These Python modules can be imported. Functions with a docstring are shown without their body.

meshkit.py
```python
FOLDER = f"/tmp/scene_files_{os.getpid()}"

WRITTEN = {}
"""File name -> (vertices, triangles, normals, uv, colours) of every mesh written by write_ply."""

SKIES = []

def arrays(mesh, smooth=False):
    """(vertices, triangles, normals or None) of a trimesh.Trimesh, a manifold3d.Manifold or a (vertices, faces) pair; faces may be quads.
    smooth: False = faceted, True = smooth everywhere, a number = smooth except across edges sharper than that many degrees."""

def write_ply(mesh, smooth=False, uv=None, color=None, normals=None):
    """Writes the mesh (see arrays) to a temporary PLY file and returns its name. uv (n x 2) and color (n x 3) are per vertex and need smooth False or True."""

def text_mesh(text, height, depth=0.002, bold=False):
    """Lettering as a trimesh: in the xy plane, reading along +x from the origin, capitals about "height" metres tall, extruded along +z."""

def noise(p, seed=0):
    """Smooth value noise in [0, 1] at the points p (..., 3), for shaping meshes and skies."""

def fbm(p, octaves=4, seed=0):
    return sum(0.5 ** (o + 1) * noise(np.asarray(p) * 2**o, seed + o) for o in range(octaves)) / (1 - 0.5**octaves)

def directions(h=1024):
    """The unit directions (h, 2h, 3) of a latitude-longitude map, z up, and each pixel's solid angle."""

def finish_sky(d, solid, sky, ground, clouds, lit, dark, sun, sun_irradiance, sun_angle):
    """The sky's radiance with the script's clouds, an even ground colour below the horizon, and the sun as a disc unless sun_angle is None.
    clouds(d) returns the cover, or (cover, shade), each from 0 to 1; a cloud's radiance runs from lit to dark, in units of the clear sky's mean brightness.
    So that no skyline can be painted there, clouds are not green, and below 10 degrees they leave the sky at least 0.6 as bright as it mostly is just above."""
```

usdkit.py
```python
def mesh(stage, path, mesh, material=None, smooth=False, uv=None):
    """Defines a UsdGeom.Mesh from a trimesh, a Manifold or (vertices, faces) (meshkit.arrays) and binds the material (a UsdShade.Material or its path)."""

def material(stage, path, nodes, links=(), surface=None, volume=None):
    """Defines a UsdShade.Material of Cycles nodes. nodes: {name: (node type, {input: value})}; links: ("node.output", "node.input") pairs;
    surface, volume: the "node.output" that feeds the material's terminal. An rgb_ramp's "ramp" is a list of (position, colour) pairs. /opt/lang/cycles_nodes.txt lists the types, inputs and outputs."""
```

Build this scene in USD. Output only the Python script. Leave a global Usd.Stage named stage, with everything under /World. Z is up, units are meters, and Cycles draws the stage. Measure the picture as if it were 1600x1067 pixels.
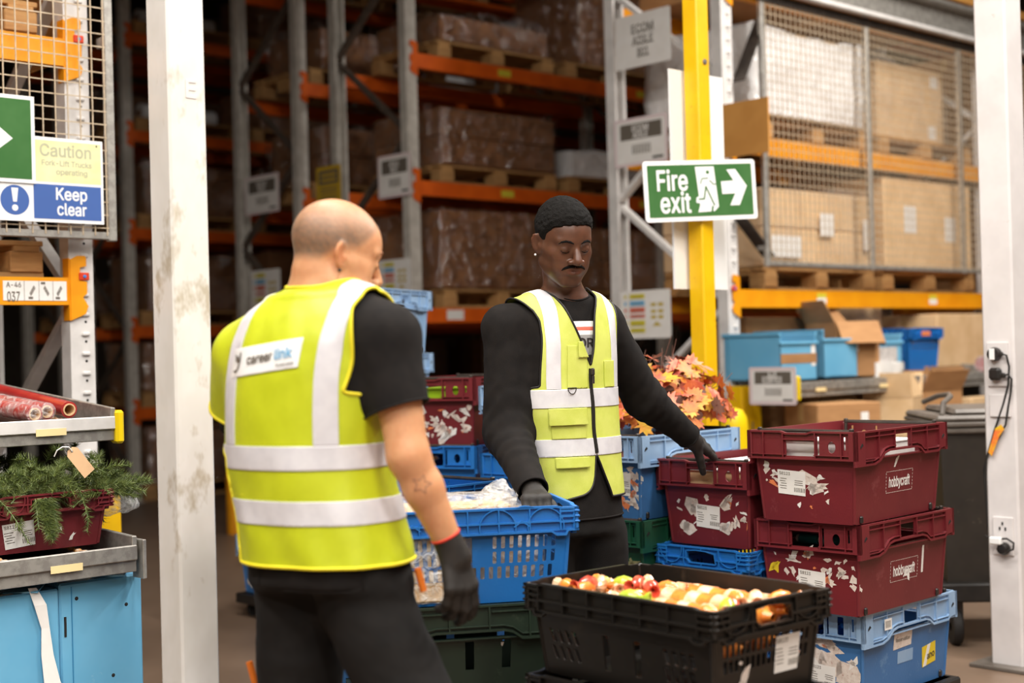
import math, random, numpy as np, trimesh, usdkit, meshkit, manifold3d
from pxr import Usd, UsdGeom, UsdLux, UsdShade, Gf, Sdf, Vt
from shapely.geometry import Polygon, LineString, Point, box as sbox
from shapely.ops import unary_union
from shapely import affinity

# ------------------------------------------------------------------ camera, sky, lights, exposure
stage = Usd.Stage.CreateInMemory()
UsdGeom.SetStageUpAxis(stage, 'Z'); UsdGeom.SetStageMetersPerUnit(stage, 1.0)
UsdGeom.Xform.Define(stage, '/World')
FPX, CAMH, ROLL, PITCH = 2222.0, 1.30, math.radians(1.5), math.radians(0.42)
cF = np.array([0, math.cos(PITCH), math.sin(PITCH)]); cU0 = np.array([0, -math.sin(PITCH), math.cos(PITCH)]); cR0 = np.array([1.0, 0, 0])
cR = math.cos(ROLL) * cR0 - math.sin(ROLL) * cU0; cU = math.sin(ROLL) * cR0 + math.cos(ROLL) * cU0
CAM = np.array([0, 0, CAMH])
cam = UsdGeom.Camera.Define(stage, '/World/camera')
cam.CreateHorizontalApertureAttr(36.0); cam.CreateFocalLengthAttr(36.0 * FPX / 1600)
cam.CreateFStopAttr(1.9); cam.CreateFocusDistanceAttr(4.25); cam.CreateClippingRangeAttr((0.05, 200.0))
cam.CreateExposureAttr(0.05)
m4 = np.eye(4); m4[0, :3] = cR; m4[1, :3] = cU; m4[2, :3] = -cF; m4[3, :3] = CAM
UsdGeom.Xformable(cam).AddTransformOp().Set(Gf.Matrix4d(*m4.ravel().tolist()))
dome = UsdLux.DomeLight.Define(stage, '/World/sky_light'); dome.CreateIntensityAttr(0.32); dome.CreateColorAttr(Gf.Vec3f(1.0, 0.93, 0.86))
LAMPS = [(-2.3, 1.2, 40), (0.9, 0.6, 40), (-0.4, 3.9, 30), (2.9, 3.0, 40), (-1.2, -3.0, 40), (2.4, -3.2, 40), (3.7, 6.5, 64)]  # two behind camera are added fill; last one added to brighten right rack
LAMPZ, LAMPW, LAMPL = 4.9, 0.55, 3.0
LCOL = Gf.Vec3f(1.0, 0.955, 0.90)
YAW = math.radians(43.0)
for i_, (lx, ly, li) in enumerate(LAMPS):
    L = UsdLux.RectLight.Define(stage, '/World/lamp_light_%03d' % i_)
    L.CreateWidthAttr(LAMPL); L.CreateHeightAttr(LAMPW); L.CreateIntensityAttr(li); L.CreateColorAttr(LCOL)
    xf = UsdGeom.Xformable(L); xf.AddTranslateOp().Set(Gf.Vec3d(lx, ly, LAMPZ - .012)); xf.AddRotateZOp().Set(133.0)

# ------------------------------------------------------------------ helpers
def at(px, py, d):                                     # the point seen at a pixel of the photo, d metres in front of the camera
    return CAM + d * (cF + cR * (px - 800) / FPX - cU * (py - 533.5) / FPX)
UX, UY = math.cos(YAW), math.sin(YAW)
def W(t, n, z=0.0):                                    # rack grid: t along the rows, n across them
    return np.array([UX * t - UY * n, UY * t + UX * n, z])
def S(r, g, b):
    c = np.array([r, g, b]) / 255.0
    return tuple(np.where(c <= .04045, c / 12.92, ((c + .055) / 1.055) ** 2.4).tolist())
LK = '/World/Looks/'
UsdGeom.Scope.Define(stage, '/World/Looks')
def mat(name, c1, c2=None, scale=8, rough=.5, metal=0., bump=0., bscale=80, detail=4, stretch=(1, 1, 1), lo=.4, hi=.62, spec=.5, coat=0., trans=0., rvar=0., sheen=0., sss=0., tint=None, c3=None, s3=40, lo3=.55, hi3=.62, rnd=0.):
    c1 = S(*c1); c2 = S(*c2) if c2 else c1
    nd = {'tc': ('texture_coordinate', {}), 'mp': ('mapping', {'scale': stretch}), 'n': ('noise_texture', {'scale': scale, 'detail': detail, 'roughness': .6}),
          'r': ('rgb_ramp', {'ramp': [(0, c1), (lo, c1), (hi, c2), (1, c2)]}),
          'p': ('principled_bsdf', {'roughness': rough, 'metallic': metal, 'specular_ior_level': spec, 'coat_weight': coat, 'transmission_weight': trans, 'sheen_weight': sheen})}
    lk = [('tc.object', 'mp.vector'), ('mp.vector', 'n.vector'), ('n.fac', 'r.fac')]
    out = 'r.color'
    if c3:
        nd['n3'] = ('noise_texture', {'scale': s3, 'detail': 5, 'roughness': .7}); nd['r3'] = ('rgb_ramp', {'ramp': [(0, (0, 0, 0)), (lo3, (0, 0, 0)), (hi3, (1, 1, 1)), (1, (1, 1, 1))]})
        nd['m3'] = ('mix_color', {'b': S(*c3)}); lk += [('mp.vector', 'n3.vector'), ('n3.fac', 'r3.fac'), ('r3.color', 'm3.fac'), (out, 'm3.a')]; out = 'm3.result'
    if tint:
        nd['at'] = ('attribute', {'attribute': 'tint'}); nd['mt'] = ('mix_color', {'blend_type': 'multiply', 'fac': 1.0}); lk += [('at.color', 'mt.b'), (out, 'mt.a')]; out = 'mt.result'
    if rnd:
        nd['oi'] = ('object_info', {}); nd['ma'] = ('map_range', {'to_min': 1 - rnd, 'to_max': 1 + rnd}); nd['hs'] = ('hsv', {}); lk += [('oi.random', 'ma.value'), ('ma.result', 'hs.value'), (out, 'hs.color')]; out = 'hs.color'
    lk.append((out, 'p.base_color'))
    if bump:
        nd['bn'] = ('noise_texture', {'scale': bscale, 'detail': 3}); nd['b'] = ('bump', {'strength': bump, 'distance': .01})
        lk += [('mp.vector', 'bn.vector'), ('bn.fac', 'b.height'), ('b.normal', 'p.normal')]
    if rvar:
        nd['rr'] = ('map_range', {'to_min': max(.02, rough - rvar), 'to_max': min(1, rough + rvar)}); lk += [('n.fac', 'rr.value'), ('rr.result', 'p.roughness')]
    if sss:
        nd['p'][1].update({'subsurface_weight': sss, 'subsurface_scale': .01})
    return usdkit.material(stage, LK + name, nd, lk, surface='p.BSDF')
def film(name, col, fac_lo, fac_hi, bs=14):            # clear stretch film: see-through with crinkled gloss
    return usdkit.material(stage, LK + name, {'tc': ('texture_coordinate', {}), 'n': ('noise_texture', {'scale': bs, 'detail': 5, 'distortion': 1.2}), 'mr': ('map_range', {'from_min': .35, 'from_max': .7, 'to_min': fac_lo, 'to_max': fac_hi}),
        'b': ('bump', {'strength': .9, 'distance': .03}), 't': ('transparent_bsdf', {}), 'g': ('principled_bsdf', {'base_color': S(*col), 'roughness': .16, 'specular_ior_level': .8}), 'm': ('mix_closure', {})},
        [('tc.object', 'n.vector'), ('n.fac', 'mr.value'), ('mr.result', 'm.fac'), ('n.fac', 'b.height'), ('b.normal', 'g.normal'), ('t.BSDF', 'm.closure1'), ('g.BSDF', 'm.closure2')], surface='m.closure')

def glint(name, lo, hi, bs=8):                           # clear wrap that only shows by its reflections
    return usdkit.material(stage, LK + name, {'tc': ('texture_coordinate', {}), 'n': ('noise_texture', {'scale': bs, 'detail': 4, 'distortion': 2.0}), 'mr': ('map_range', {'from_min': .4, 'from_max': .7, 'to_min': lo, 'to_max': hi}),
        'b': ('bump', {'strength': 1.0, 'distance': .06}), 't': ('transparent_bsdf', {}), 'g': ('glossy_bsdf', {'color': (.95, .92, .88), 'roughness': .17}), 'm': ('mix_closure', {})},
        [('tc.object', 'n.vector'), ('n.fac', 'mr.value'), ('mr.result', 'm.fac'), ('n.fac', 'b.height'), ('b.normal', 'g.normal'), ('t.BSDF', 'm.closure1'), ('g.BSDF', 'm.closure2')], surface='m.closure')
used = {}
def num(parent, name):
    k = parent + '/' + name; c = used.get(k, 0); used[k] = c + 1
    return k if c == 0 else '%s_%03d' % (k, c)
def keys(p, label=None, cat=None, group=None, kind=None):
    for k, v in (('label', label), ('category', cat), ('group', group), ('kind', kind)):
        if v: p.SetCustomDataByKey(k, v)
    return p
def thing(name, label, cat, loc=(0, 0, 0), rz=0., group=None, kind=None):
    x = UsdGeom.Xform.Define(stage, num('/World', name)); x.AddTranslateOp().Set(Gf.Vec3d(*map(float, loc))); x.AddRotateZOp().Set(math.degrees(rz))
    return keys(x.GetPrim(), label, cat, group, kind)
def part(par, name, mesh, m, label=None, smooth=30, kind=None, tint=None):
    if isinstance(mesh, list): mesh = trimesh.util.concatenate(mesh)
    if tint is not None: smooth = True
    elif smooth is not True and smooth:
        fn_ = mesh.face_normals
        if len(fn_) < 60 and len(np.unique(np.round(fn_, 2), axis=0)) <= 30: smooth = False
    u = usdkit.mesh(stage, num(str(par.GetPath()) if par else '/World', name), mesh, m, smooth=smooth)
    if tint is not None: UsdGeom.PrimvarsAPI(u).CreatePrimvar('tint', Sdf.ValueTypeNames.Color3fArray, 'vertex').Set(Vt.Vec3fArray.FromNumpy(np.asarray(tint, np.float32)))
    return keys(u.GetPrim(), label, kind=kind)
def solo(name, mesh, m, label, cat, group=None, kind=None, smooth=30):
    return keys(part(None, name, mesh, m, smooth=smooth), label, cat, group, kind)
def copy(src, loc, rz, label=None, group=None):
    was = src.GetCustomData()
    r = thing(src.GetName().rstrip('0123456789').rstrip('_'), label or was['label'], was['category'], loc, rz, group or was.get('group'))
    r.GetReferences().AddInternalReference(src.GetPath()); r.SetInstanceable(True)
    return r
def bx(cx, cy, cz, sx, sy, sz, c=0.):
    if c <= 0:
        b = trimesh.creation.box((sx, sy, sz))
    else:
        h = np.array([sx, sy, sz]) / 2; pts = []
        for s in np.ndindex(2, 2, 2):
            sg = np.array(s) * 2 - 1
            for a in range(3):
                v = h - c; v[a] = h[a]; pts.append(sg * v)
        m = manifold3d.Manifold.hull_points(np.array(pts)).to_mesh(); b = trimesh.Trimesh(m.vert_properties[:, :3], m.tri_verts, process=False)
    b.apply_translation((cx, cy, cz)); return b
def bar(p, q, w, h, up=(0, 0, 1)):                     # box from p to q, w wide and h high
    p, q = np.array(p, float), np.array(q, float); d = q - p; L = np.linalg.norm(d); d /= L
    s = np.cross(d, up); s = s / np.linalg.norm(s) if np.linalg.norm(s) > 1e-6 else np.array([1.0, 0, 0]); u = np.cross(s, d)
    b = trimesh.creation.box((w, L, h)); T = np.eye(4); T[:3, 0], T[:3, 1], T[:3, 2], T[:3, 3] = s, d, u, (p + q) / 2
    b.apply_transform(T); return b
def tube(pts, r, n=7, closed=False):
    P = np.array(pts, float); k = len(P); r = np.broadcast_to(r, (k,))
    T = (np.roll(P, -1, 0) - np.roll(P, 1, 0)) if closed else np.gradient(P, axis=0)
    T /= np.maximum(np.linalg.norm(T, axis=1, keepdims=True), 1e-9)
    a = np.array([0, 0, 1.0]) if abs(T[0][2]) < .8 else np.array([1.0, 0, 0]); V = []
    for i in range(k):
        a = a - T[i] * (a @ T[i]); a /= max(np.linalg.norm(a), 1e-9); b = np.cross(T[i], a)
        th = np.arange(n) * 2 * np.pi / n; V.append(P[i] + r[i] * (np.cos(th)[:, None] * a + np.sin(th)[:, None] * b))
    V = np.vstack(V); F = []; m = k if closed else k - 1
    i, j = np.meshgrid(np.arange(m), np.arange(n), indexing='ij'); i, j = i.ravel(), j.ravel(); i2 = (i + 1) % k; j2 = (j + 1) % n
    F = np.stack([i * n + j, i2 * n + j, i2 * n + j2, i * n + j2], 1); F = np.vstack([F[:, [0, 1, 2]], F[:, [0, 2, 3]]])[:, ::-1]
    if not closed:
        V = np.vstack([V, P[0], P[-1]]); c0, c1 = len(V) - 2, len(V) - 1; jj = np.arange(n)
        F = np.vstack([F, np.stack([np.full(n, c0), jj, (jj + 1) % n], 1)[:, ::-1], np.stack([np.full(n, c1), (k - 1) * n + (jj + 1) % n, (k - 1) * n + jj], 1)[:, ::-1]])
    m_ = trimesh.Trimesh(V, F, process=False); return m_ if m_.volume > 0 else (m_.invert() or m_)
def parts(par, name, meshes, m, **k): return [part(par, name, q, m, **k) for q in meshes]
def cyl(p, q, r, n=14, r2=None):
    return tube([p, q], [r, r if r2 is None else r2], n)
def lathe(prof, n=24):
    return trimesh.creation.revolve(np.array(prof, float), sections=n)
def ext(poly, th, o=0.):
    gs = getattr(poly, 'geoms', [poly])
    m = trimesh.util.concatenate([trimesh.creation.extrude_polygon(g, th, engine='earcut') for g in gs if g.area > 1e-9])
    m.apply_translation((0, 0, o)); return m
def vmap(m, fn):
    m = m.copy(); m.vertices = fn(m.vertices); return m
def tf(m, loc=(0, 0, 0), x=None, y=None, z=None):      # mesh with its own axes laid along x, y, z
    m = m.copy(); T = np.eye(4)
    if x is not None: T[:3, 0], T[:3, 1], T[:3, 2] = x, y, z
    T[:3, 3] = loc; m.apply_transform(T); return m
def rotz(m, a): m.apply_transform(trimesh.transformations.rotation_matrix(a, [0, 0, 1])); return m
def text(s, h, depth=.0008, bold=True, center=True, w=None):
    m = meshkit.text_mesh(s, h, depth, bold)
    if w: m.apply_scale((w / (m.bounds[1][0] - m.bounds[0][0]), 1, 1))
    if center: m.apply_translation((-(m.bounds[0][0] + m.bounds[1][0]) / 2, -h / 2, 0))
    return m
def blob(rng, r, k=7, jag=.45, sx=1., sy=1.):           # torn scrap outline
    a = np.sort(rng.uniform(0, 2 * np.pi, k)); rr = r * (1 - jag * rng.random(k))
    p = Polygon(np.stack([np.cos(a) * rr * sx, np.sin(a) * rr * sy], 1)).buffer(0)
    return max(p.geoms, key=lambda g: g.area) if p.geom_type != 'Polygon' else p
# ------------------------------------------------------------------ materials
m_floor = mat('floor_concrete', (134, 112, 94), (108, 88, 72), scale=1.1, rough=.42, lo=.3, hi=.7, bump=.08, bscale=40, stretch=(1, .35, 1), rvar=.15, c3=(95, 72, 58), s3=2.5, lo3=.6, hi3=.75)
m_wall = mat('wall_cladding', (150, 138, 124), (135, 122, 108), scale=2, rough=.8)
m_ceil = mat('ceiling_sheet', (92, 84, 76), (80, 72, 66), scale=3, rough=.9)
m_white = mat('white_paint', (224, 219, 217), (214, 209, 207), scale=5, rough=.42, c3=(176, 166, 152), s3=9, lo3=.68, hi3=.74)
m_pillar = mat('scuffed_white_paint', (234, 232, 228), (222, 219, 212), scale=5, rough=.36, lo=.35, hi=.6, c3=(190, 180, 162), s3=4, lo3=.55, hi3=.62, stretch=(1, 1, .6), coat=.25)
m_yellow = mat('yellow_paint', (236, 188, 12), (228, 176, 8), scale=4, rough=.38, c3=(205, 150, 20), s3=18, lo3=.66, hi3=.7)
m_yplast = mat('yellow_plastic', (240, 205, 10), rough=.4)
m_galv = mat('galvanised_steel', (182, 178, 170), (158, 153, 146), scale=26, rough=.42, metal=.55, lo=.42, hi=.58, rvar=.12)
m_upw = mat('upright_white', (222, 218, 214), (206, 202, 198), scale=8, rough=.4, c3=(160, 152, 142), s3=20, lo3=.68, hi3=.72)
m_upg = mat('upright_grey', (202, 196, 186), (182, 176, 166), scale=14, rough=.45, metal=.1)
m_or1 = mat('beam_yellow_orange', (240, 160, 22), (232, 148, 18), scale=5, rough=.36, c3=(190, 120, 40), s3=16, lo3=.67, hi3=.72)  # beam orange coloured as brightly lit, for the near racks
m_or2 = mat('beam_orange', (222, 98, 22), (206, 86, 18), scale=5, rough=.4, c3=(140, 70, 30), s3=16, lo3=.66, hi3=.72)  # beam orange with the dim light of the far rows in its colour
m_clip = mat('red_lock_plastic', (214, 66, 28), rough=.4)
m_blue_dot = mat('blue_dot_plastic', (64, 132, 206), rough=.4)
m_hole = mat('dark_slot', (26, 22, 20), rough=.8)
m_mesh = mat('mesh_wire', (196, 178, 152), (176, 158, 132), scale=30, rough=.4)
m_card = mat('cardboard', (178, 132, 86), (164, 119, 76), scale=6, rough=.78, lo=.35, hi=.65, stretch=(1, 1, 3), bump=.12, bscale=120, rnd=.12)
m_cardl = mat('pale_cardboard', (232, 196, 150), (218, 180, 132), scale=6, rough=.78, rnd=.08)
m_cardo = mat('orange_board', (204, 146, 74), (194, 136, 66), scale=5, rough=.7)
m_cardd = mat('dark_cardboard', (150, 104, 68), (138, 94, 60), scale=6, rough=.78, stretch=(1, 1, 3), rnd=.16)  # cardboard darkened in colour to carry the shade of the aisles
m_tape = mat('packing_tape', (196, 160, 112), rough=.25)
m_wood = mat('pallet_wood', (196, 152, 96), (166, 122, 74), scale=7, rough=.75, stretch=(1, 6, 6), lo=.3, hi=.7, bump=.15, bscale=60, rnd=.16)
m_film = film('stretch_film', (226, 218, 208), .02, .2, 5)
m_filmw = film('white_stretch_film', (248, 247, 246), .8, 1.0, 7)
m_filmc = film('clear_film', (240, 238, 236), .05, .5, 26)
m_filmg = glint('shiny_wrap', .05, .5)
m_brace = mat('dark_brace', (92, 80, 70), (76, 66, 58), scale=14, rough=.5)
m_paper = mat('label_paper', (238, 235, 230), (232, 228, 222), scale=9, rough=.6)
m_paperp = mat('pink_edged_card', (226, 208, 208), rough=.5)
m_ink = mat('print_ink', (46, 40, 38), rough=.6)
m_inkg = mat('grey_print', (104, 96, 86), rough=.6)
m_green = mat('sign_green', (66, 110, 62), (76, 118, 70), scale=4, rough=.16, spec=.6)
m_signw = mat('sign_white', (242, 242, 240), rough=.22)
m_sblue = mat('sign_blue', (76, 104, 166), rough=.2)  # blue lightened in colour for the reflection on the sign
m_syel = mat('faded_sign_yellow', (230, 226, 164), (234, 230, 186), scale=5, rough=.2)  # yellow paled in colour to carry the glare on the sign
m_fink = mat('faded_print', (178, 178, 150), rough=.4)  # pale lettering on the yellow field
m_cblue = mat('carton_blue', (104, 172, 208), (114, 178, 212), scale=4, rough=.45, c3=(150, 190, 212), s3=12, lo3=.66, hi3=.75)
m_black = mat('black_plastic', (30, 27, 25), (40, 36, 33), scale=12, rough=.42, c3=(74, 66, 58), s3=30, lo3=.68, hi3=.74)
m_rubber = mat('rubber', (34, 31, 29), rough=.7)
m_dsteel = mat('dark_steel', (70, 62, 56), (54, 48, 44), scale=20, rough=.45, metal=.4)
m_grey = mat('grey_plastic', (112, 104, 96), (98, 90, 82), scale=8, rough=.45)
m_bin = mat('bin_plastic', (50, 43, 36), (42, 36, 30), scale=9, rough=.55, c3=(92, 82, 70), s3=14, lo3=.62, hi3=.72)

# ------------------------------------------------------------------ the building
def struct(name, mesh, m, par=None): return keys(part(par, name, mesh, m), kind='structure' if par is None else None)
struct('floor', bx(2, 9, -.05, 34, 38, .1), m_floor)
struct('ceiling', [bx(2, 9, 8.05, 34, 38, .1)] + [bx(2, y, 7.85, 34, .12, .3) for y in range(-8, 28, 4)], m_ceil)
struct('wall_back', bx(2, 28.05, 4, 34, .1, 8), m_wall); struct('wall_front', bx(2, -10.05, 4, 34, .1, 8), m_wall)
struct('wall_left', bx(-15.05, 9, 4, .1, 38, 8), m_wall); struct('wall_right', bx(19.05, 9, 4, .1, 38, 8), m_wall)
for i, (lx, ly, li) in enumerate(LAMPS):
    t = thing('strip_lamp', ('white hanging strip lamp over the left shelves', 'white hanging strip lamp over the black crate', 'white hanging strip lamp over the man in the lime vest', 'white hanging strip lamp over the maroon stack', 'white hanging strip lamp behind the viewer, left one', 'white hanging strip lamp behind the viewer, right one', 'white hanging strip lamp in front of the right mesh guard')[i], 'lamp', (lx, ly, LAMPZ), math.radians(133))
    part(t, 'housing', bx(0, 0, .05, LAMPL + .1, LAMPW + .08, .1, .01), m_white)
    for s in (-1.2, 1.2): part(t, 'hanging_rod', cyl((s, 0, .09), (s, 0, 8.0 - LAMPZ), .008, 8), m_galv)

# posts, squared up with the racks
t = thing('steel_column', 'white painted square steel column with scuffed grey patches, left of the man in the back-turned vest', 'column', (*at(286, 560, 3.62)[:2], 0), YAW)
part(t, 'column_shaft', bx(0, 0, 4, .107, .107, 8, .006), m_pillar)
part(t, 'base_plate', bx(0, 0, .008, .2, .2, .016, .003), m_pillar)
part(t, 'stuck_label', tf(text('E', .045, .001), (.01, -.054, 1.3 + (566 - 143) / FPX * 3.6), (1, 0, 0), (0, 0, 1), (0, -1, 0)), m_white)
px_, py_ = at(1580, 800, 5.66)[:2]
t = thing('service_post', 'white square service post carrying wall sockets, at the right edge of the photo', 'post', (px_, py_, 0), YAW)
part(t, 'post_shaft', bx(0, 0, 2.5, .135, .135, 5, .008), m_white); part(t, 'base_plate', bx(0, 0, .008, .26, .26, .016, .003), m_grey)
def lf(s, z, o=0.): return (-.0675 - o, -s, z)           # left face of the post: s to the right, z up, o outward
LX, LY, LZ = (0, -1, 0), (0, 0, 1), (-1, 0, 0)
def zpx(y, d, x=1565): return CAMH + (549.8 - .0262 * (x - 800) - y) / FPX * d
def plate(name, s, z, w, h, th=.01, par=t, m=m_white): return part(par, name, tf(bx(0, 0, th / 2, w, h, th, .002), lf(s, z), LX, LY, LZ), m)
for y in (552, 586): plate('socket_plate', .0, zpx(y, 5.6), .088, .088)
plate('blank_plate', .005, zpx(634, 5.6), .088, .088)
sp = plate('socket_plate', .002, zpx(838, 5.6), .085, .15, .008)
part(sp, 'socket_slot', [tf(bx(a, b, .0095, .006, .012, .004), lf(.002, zpx(838, 5.6)), LX, LY, LZ) for a, b in ((0, .05), (-.012, .03), (.012, .03))], m_hole)
cb = []
z1, z2, z3 = zpx(553, 5.6), zpx(584, 5.6), zpx(852, 5.6)
t1 = thing('power_plug', 'black plug with a white face in the upper socket of the white post', 'plug', (px_, py_, 0), YAW)
part(t1, 'plug_body', [tf(lathe([(0, 0), (.026, 0), (.028, .012), (.024, .03), (0, .032)], 20), lf(-.004, z1, .01), LX, LY, LZ), tf(bx(.02, 0, .02, .03, .018, .018, .004), lf(0, z1, .01), LX, LY, LZ)], m_black)
part(t1, 'plug_face', tf(bx(-.004, 0, .034, .022, .044, .004, .0015), lf(0, z1, .01), LX, LY, LZ), m_signw)
def cable(pts, r=.0042): return tube([lf(a, b, c) for a, b, c in pts], r, 7)
part(t1, 'cable', cable([(.03, z1, .03), (.05, z1 - .005, .03), (.055, z1 - .05, .02), (.045, z1 - .12, .012), (.02, z1 - .2, .01), (-.02, z1 - .3, .008), (-.06, z1 - .42, .008), (-.076, z1 - .5, -.006), (-.076, z1 - .7, -.02), (-.075, .6, -.03), (-.076, .02, -.03)]), m_rubber)
t1 = thing('power_plug', 'all-black plug in the lower socket of the white post', 'plug', (px_, py_, 0), YAW)
part(t1, 'plug_body', [tf(bx(0, 0, .018, .048, .05, .034, .01), lf(.0, z2, .01), LX, LY, LZ), tf(bx(.028, -.006, .018, .03, .02, .018, .005), lf(0, z2, .01), LX, LY, LZ)], m_black)
part(t1, 'cable', cable([(.035, z2 - .006, .028), (.055, z2 - .002, .03), (.066, z2 - .02, .025), (.055, z2 - .07, .012), (.04, z2 - .14, .012), (.03, z2 - .2, .014), (0, z2 - .25, .012), (-.05, z2 - .31, .008), (-.077, z2 - .38, -.002), (-.078, z2 - .5, -.012), (-.078, .6, -.045), (-.078, .02, -.045)]), m_rubber)
tg = part(t1, 'cable_tag', tf(ext(Polygon([(-.045, -.075), (-.03, -.09), (.004, -.01), (.026, .018), (.012, .036), (-.012, .02)]), .002), lf(0, z2 - .235, .016), LX, LY, LZ), mat('tag_orange', (238, 120, 60), (236, 196, 40), scale=26, rough=.4), 'yellow and orange cable tag')
t1 = thing('power_plug', 'dark plug with a small white adaptor in the bottom socket of the white post', 'plug', (px_, py_, 0), YAW)
part(t1, 'plug_body', tf(lathe([(0, 0), (.024, 0), (.026, .015), (.018, .034), (0, .036)], 18), lf(.01, z3 - .012, .008), LX, LY, LZ), m_black)
part(t1, 'adaptor', tf(bx(0, 0, .03, .05, .03, .026, .005), lf(-.012, z3 + .02, .008), LX, LY, LZ), m_signw)
part(t1, 'cable', cable([(.03, z3 - .02, .03), (.055, z3 - .01, .03), (.058, z3 + .015, .03), (.03, z3 + .03, .03), (-.03, z3 + .025, .04), (-.06, z3 + .035, .03)]), m_rubber)

yp = at(1100, 540, 6.0)
t = thing('bollard_post', 'tall bright yellow square post holding the fire exit sign', 'post', (yp[0], yp[1], 0), YAW)
part(t, 'post_shaft', bx(0, 0, 2.5, .08, .08, 5, .006), m_yellow); part(t, 'base_plate', bx(0, 0, .006, .18, .18, .012, .002), m_yellow)
part(t, 'bolt_cap', tf(lathe([(0, 0), (.013, 0), (.011, .005), (0, .006)], 14), (.006, -.04, 1.3 + (542 - 98) / FPX * 6), (1, 0, 0), (0, 0, 1), (0, -1, 0)), m_grey)
def signbase(name, label, cat, pos, yaw, roll=0.):
    o = thing(name, label, cat, pos, yaw); cr, sr = math.cos(roll), math.sin(roll)
    def put(m, o_=0.): return tf(m, (0, -o_, 0), (cr, 0, sr), (-sr, 0, cr), (0, -1, 0))
    return o, put
def rrect(w, h, r): return sbox(-w / 2 + r, -h / 2 + r, w / 2 - r, h / 2 - r).buffer(r, 6)
sp_ = yp + np.array([-.005, -.075, 0]); sp_[2] = at(1097, 297, 5.92)[2]
fe, put = signbase('fire_exit_sign', 'green and white Fire exit sign with arrow on the yellow post', 'sign', sp_, math.radians(20), math.radians(2.4))
fw, fh = .522, .252
part(fe, 'panel', put(ext(rrect(fw, fh, .014), .006, -.006)), m_signw); part(fe, 'green_field', put(ext(rrect(fw - .036, fh - .036, .004), .0006)), m_green)
def fe_xy(x, y): return ((x - 815) / 1530 * fw, (452 - y) / 770 * fh)
part(fe, 'lettering', [put(tf(text('Fire', .082, .001, w=.142), (*fe_xy(432, 315), .0006))), put(tf(text('exit', .082, .001, w=.14), (*fe_xy(460, 596), .0006)))], m_signw)
part(fe, 'arrow', put(ext(Polygon([fe_xy(*p) for p in ((1095, 345), (1270, 338), (1180, 195), (1300, 190), (1450, 410), (1335, 655), (1205, 655), (1285, 503), (1105, 507))]), .001, .0006)), m_signw)
pg = part(fe, 'pictogram', put(ext(unary_union([Polygon([fe_xy(*p) for p in ((750, 150), (1005, 150), (1045, 665), (985, 722), (760, 730), (790, 640))]), Polygon([fe_xy(*p) for p in ((780, 525), (800, 620), (740, 605), (745, 545))])]), .001, .0006)), m_signw)
part(pg, 'runner', put(ext(unary_union([Point(*fe_xy(916, 222)).buffer(.0075)] + [LineString([fe_xy(*p) for p in l]).buffer(w) for l, w in ((((812, 365), (835, 302), (915, 298)), .002), (((782, 562), (850, 560), (882, 405), (985, 642)), .003), (((960, 665), (950, 725)), .004), (((940, 330), (990, 380), (1030, 375)), .002))]), .001, .0016)), m_green)
wb = thing('white_board', 'tall plain white board fixed behind the yellow post', 'board', (yp[0] + .01, yp[1] + .09, 0), YAW)
zb, zt = zpx(452, 6.05, 1080), zpx(112, 6.05, 1080)
part(wb, 'panel', bx(-.005, 0, (zb + zt) / 2, .35, .01, zt - zb), m_signw); parts(wb, 'bracket', [bx(0, -.022, zb + .2, .06, .036, .03), bx(0, -.022, zt - .2, .06, .036, .03)], m_galv)
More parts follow.
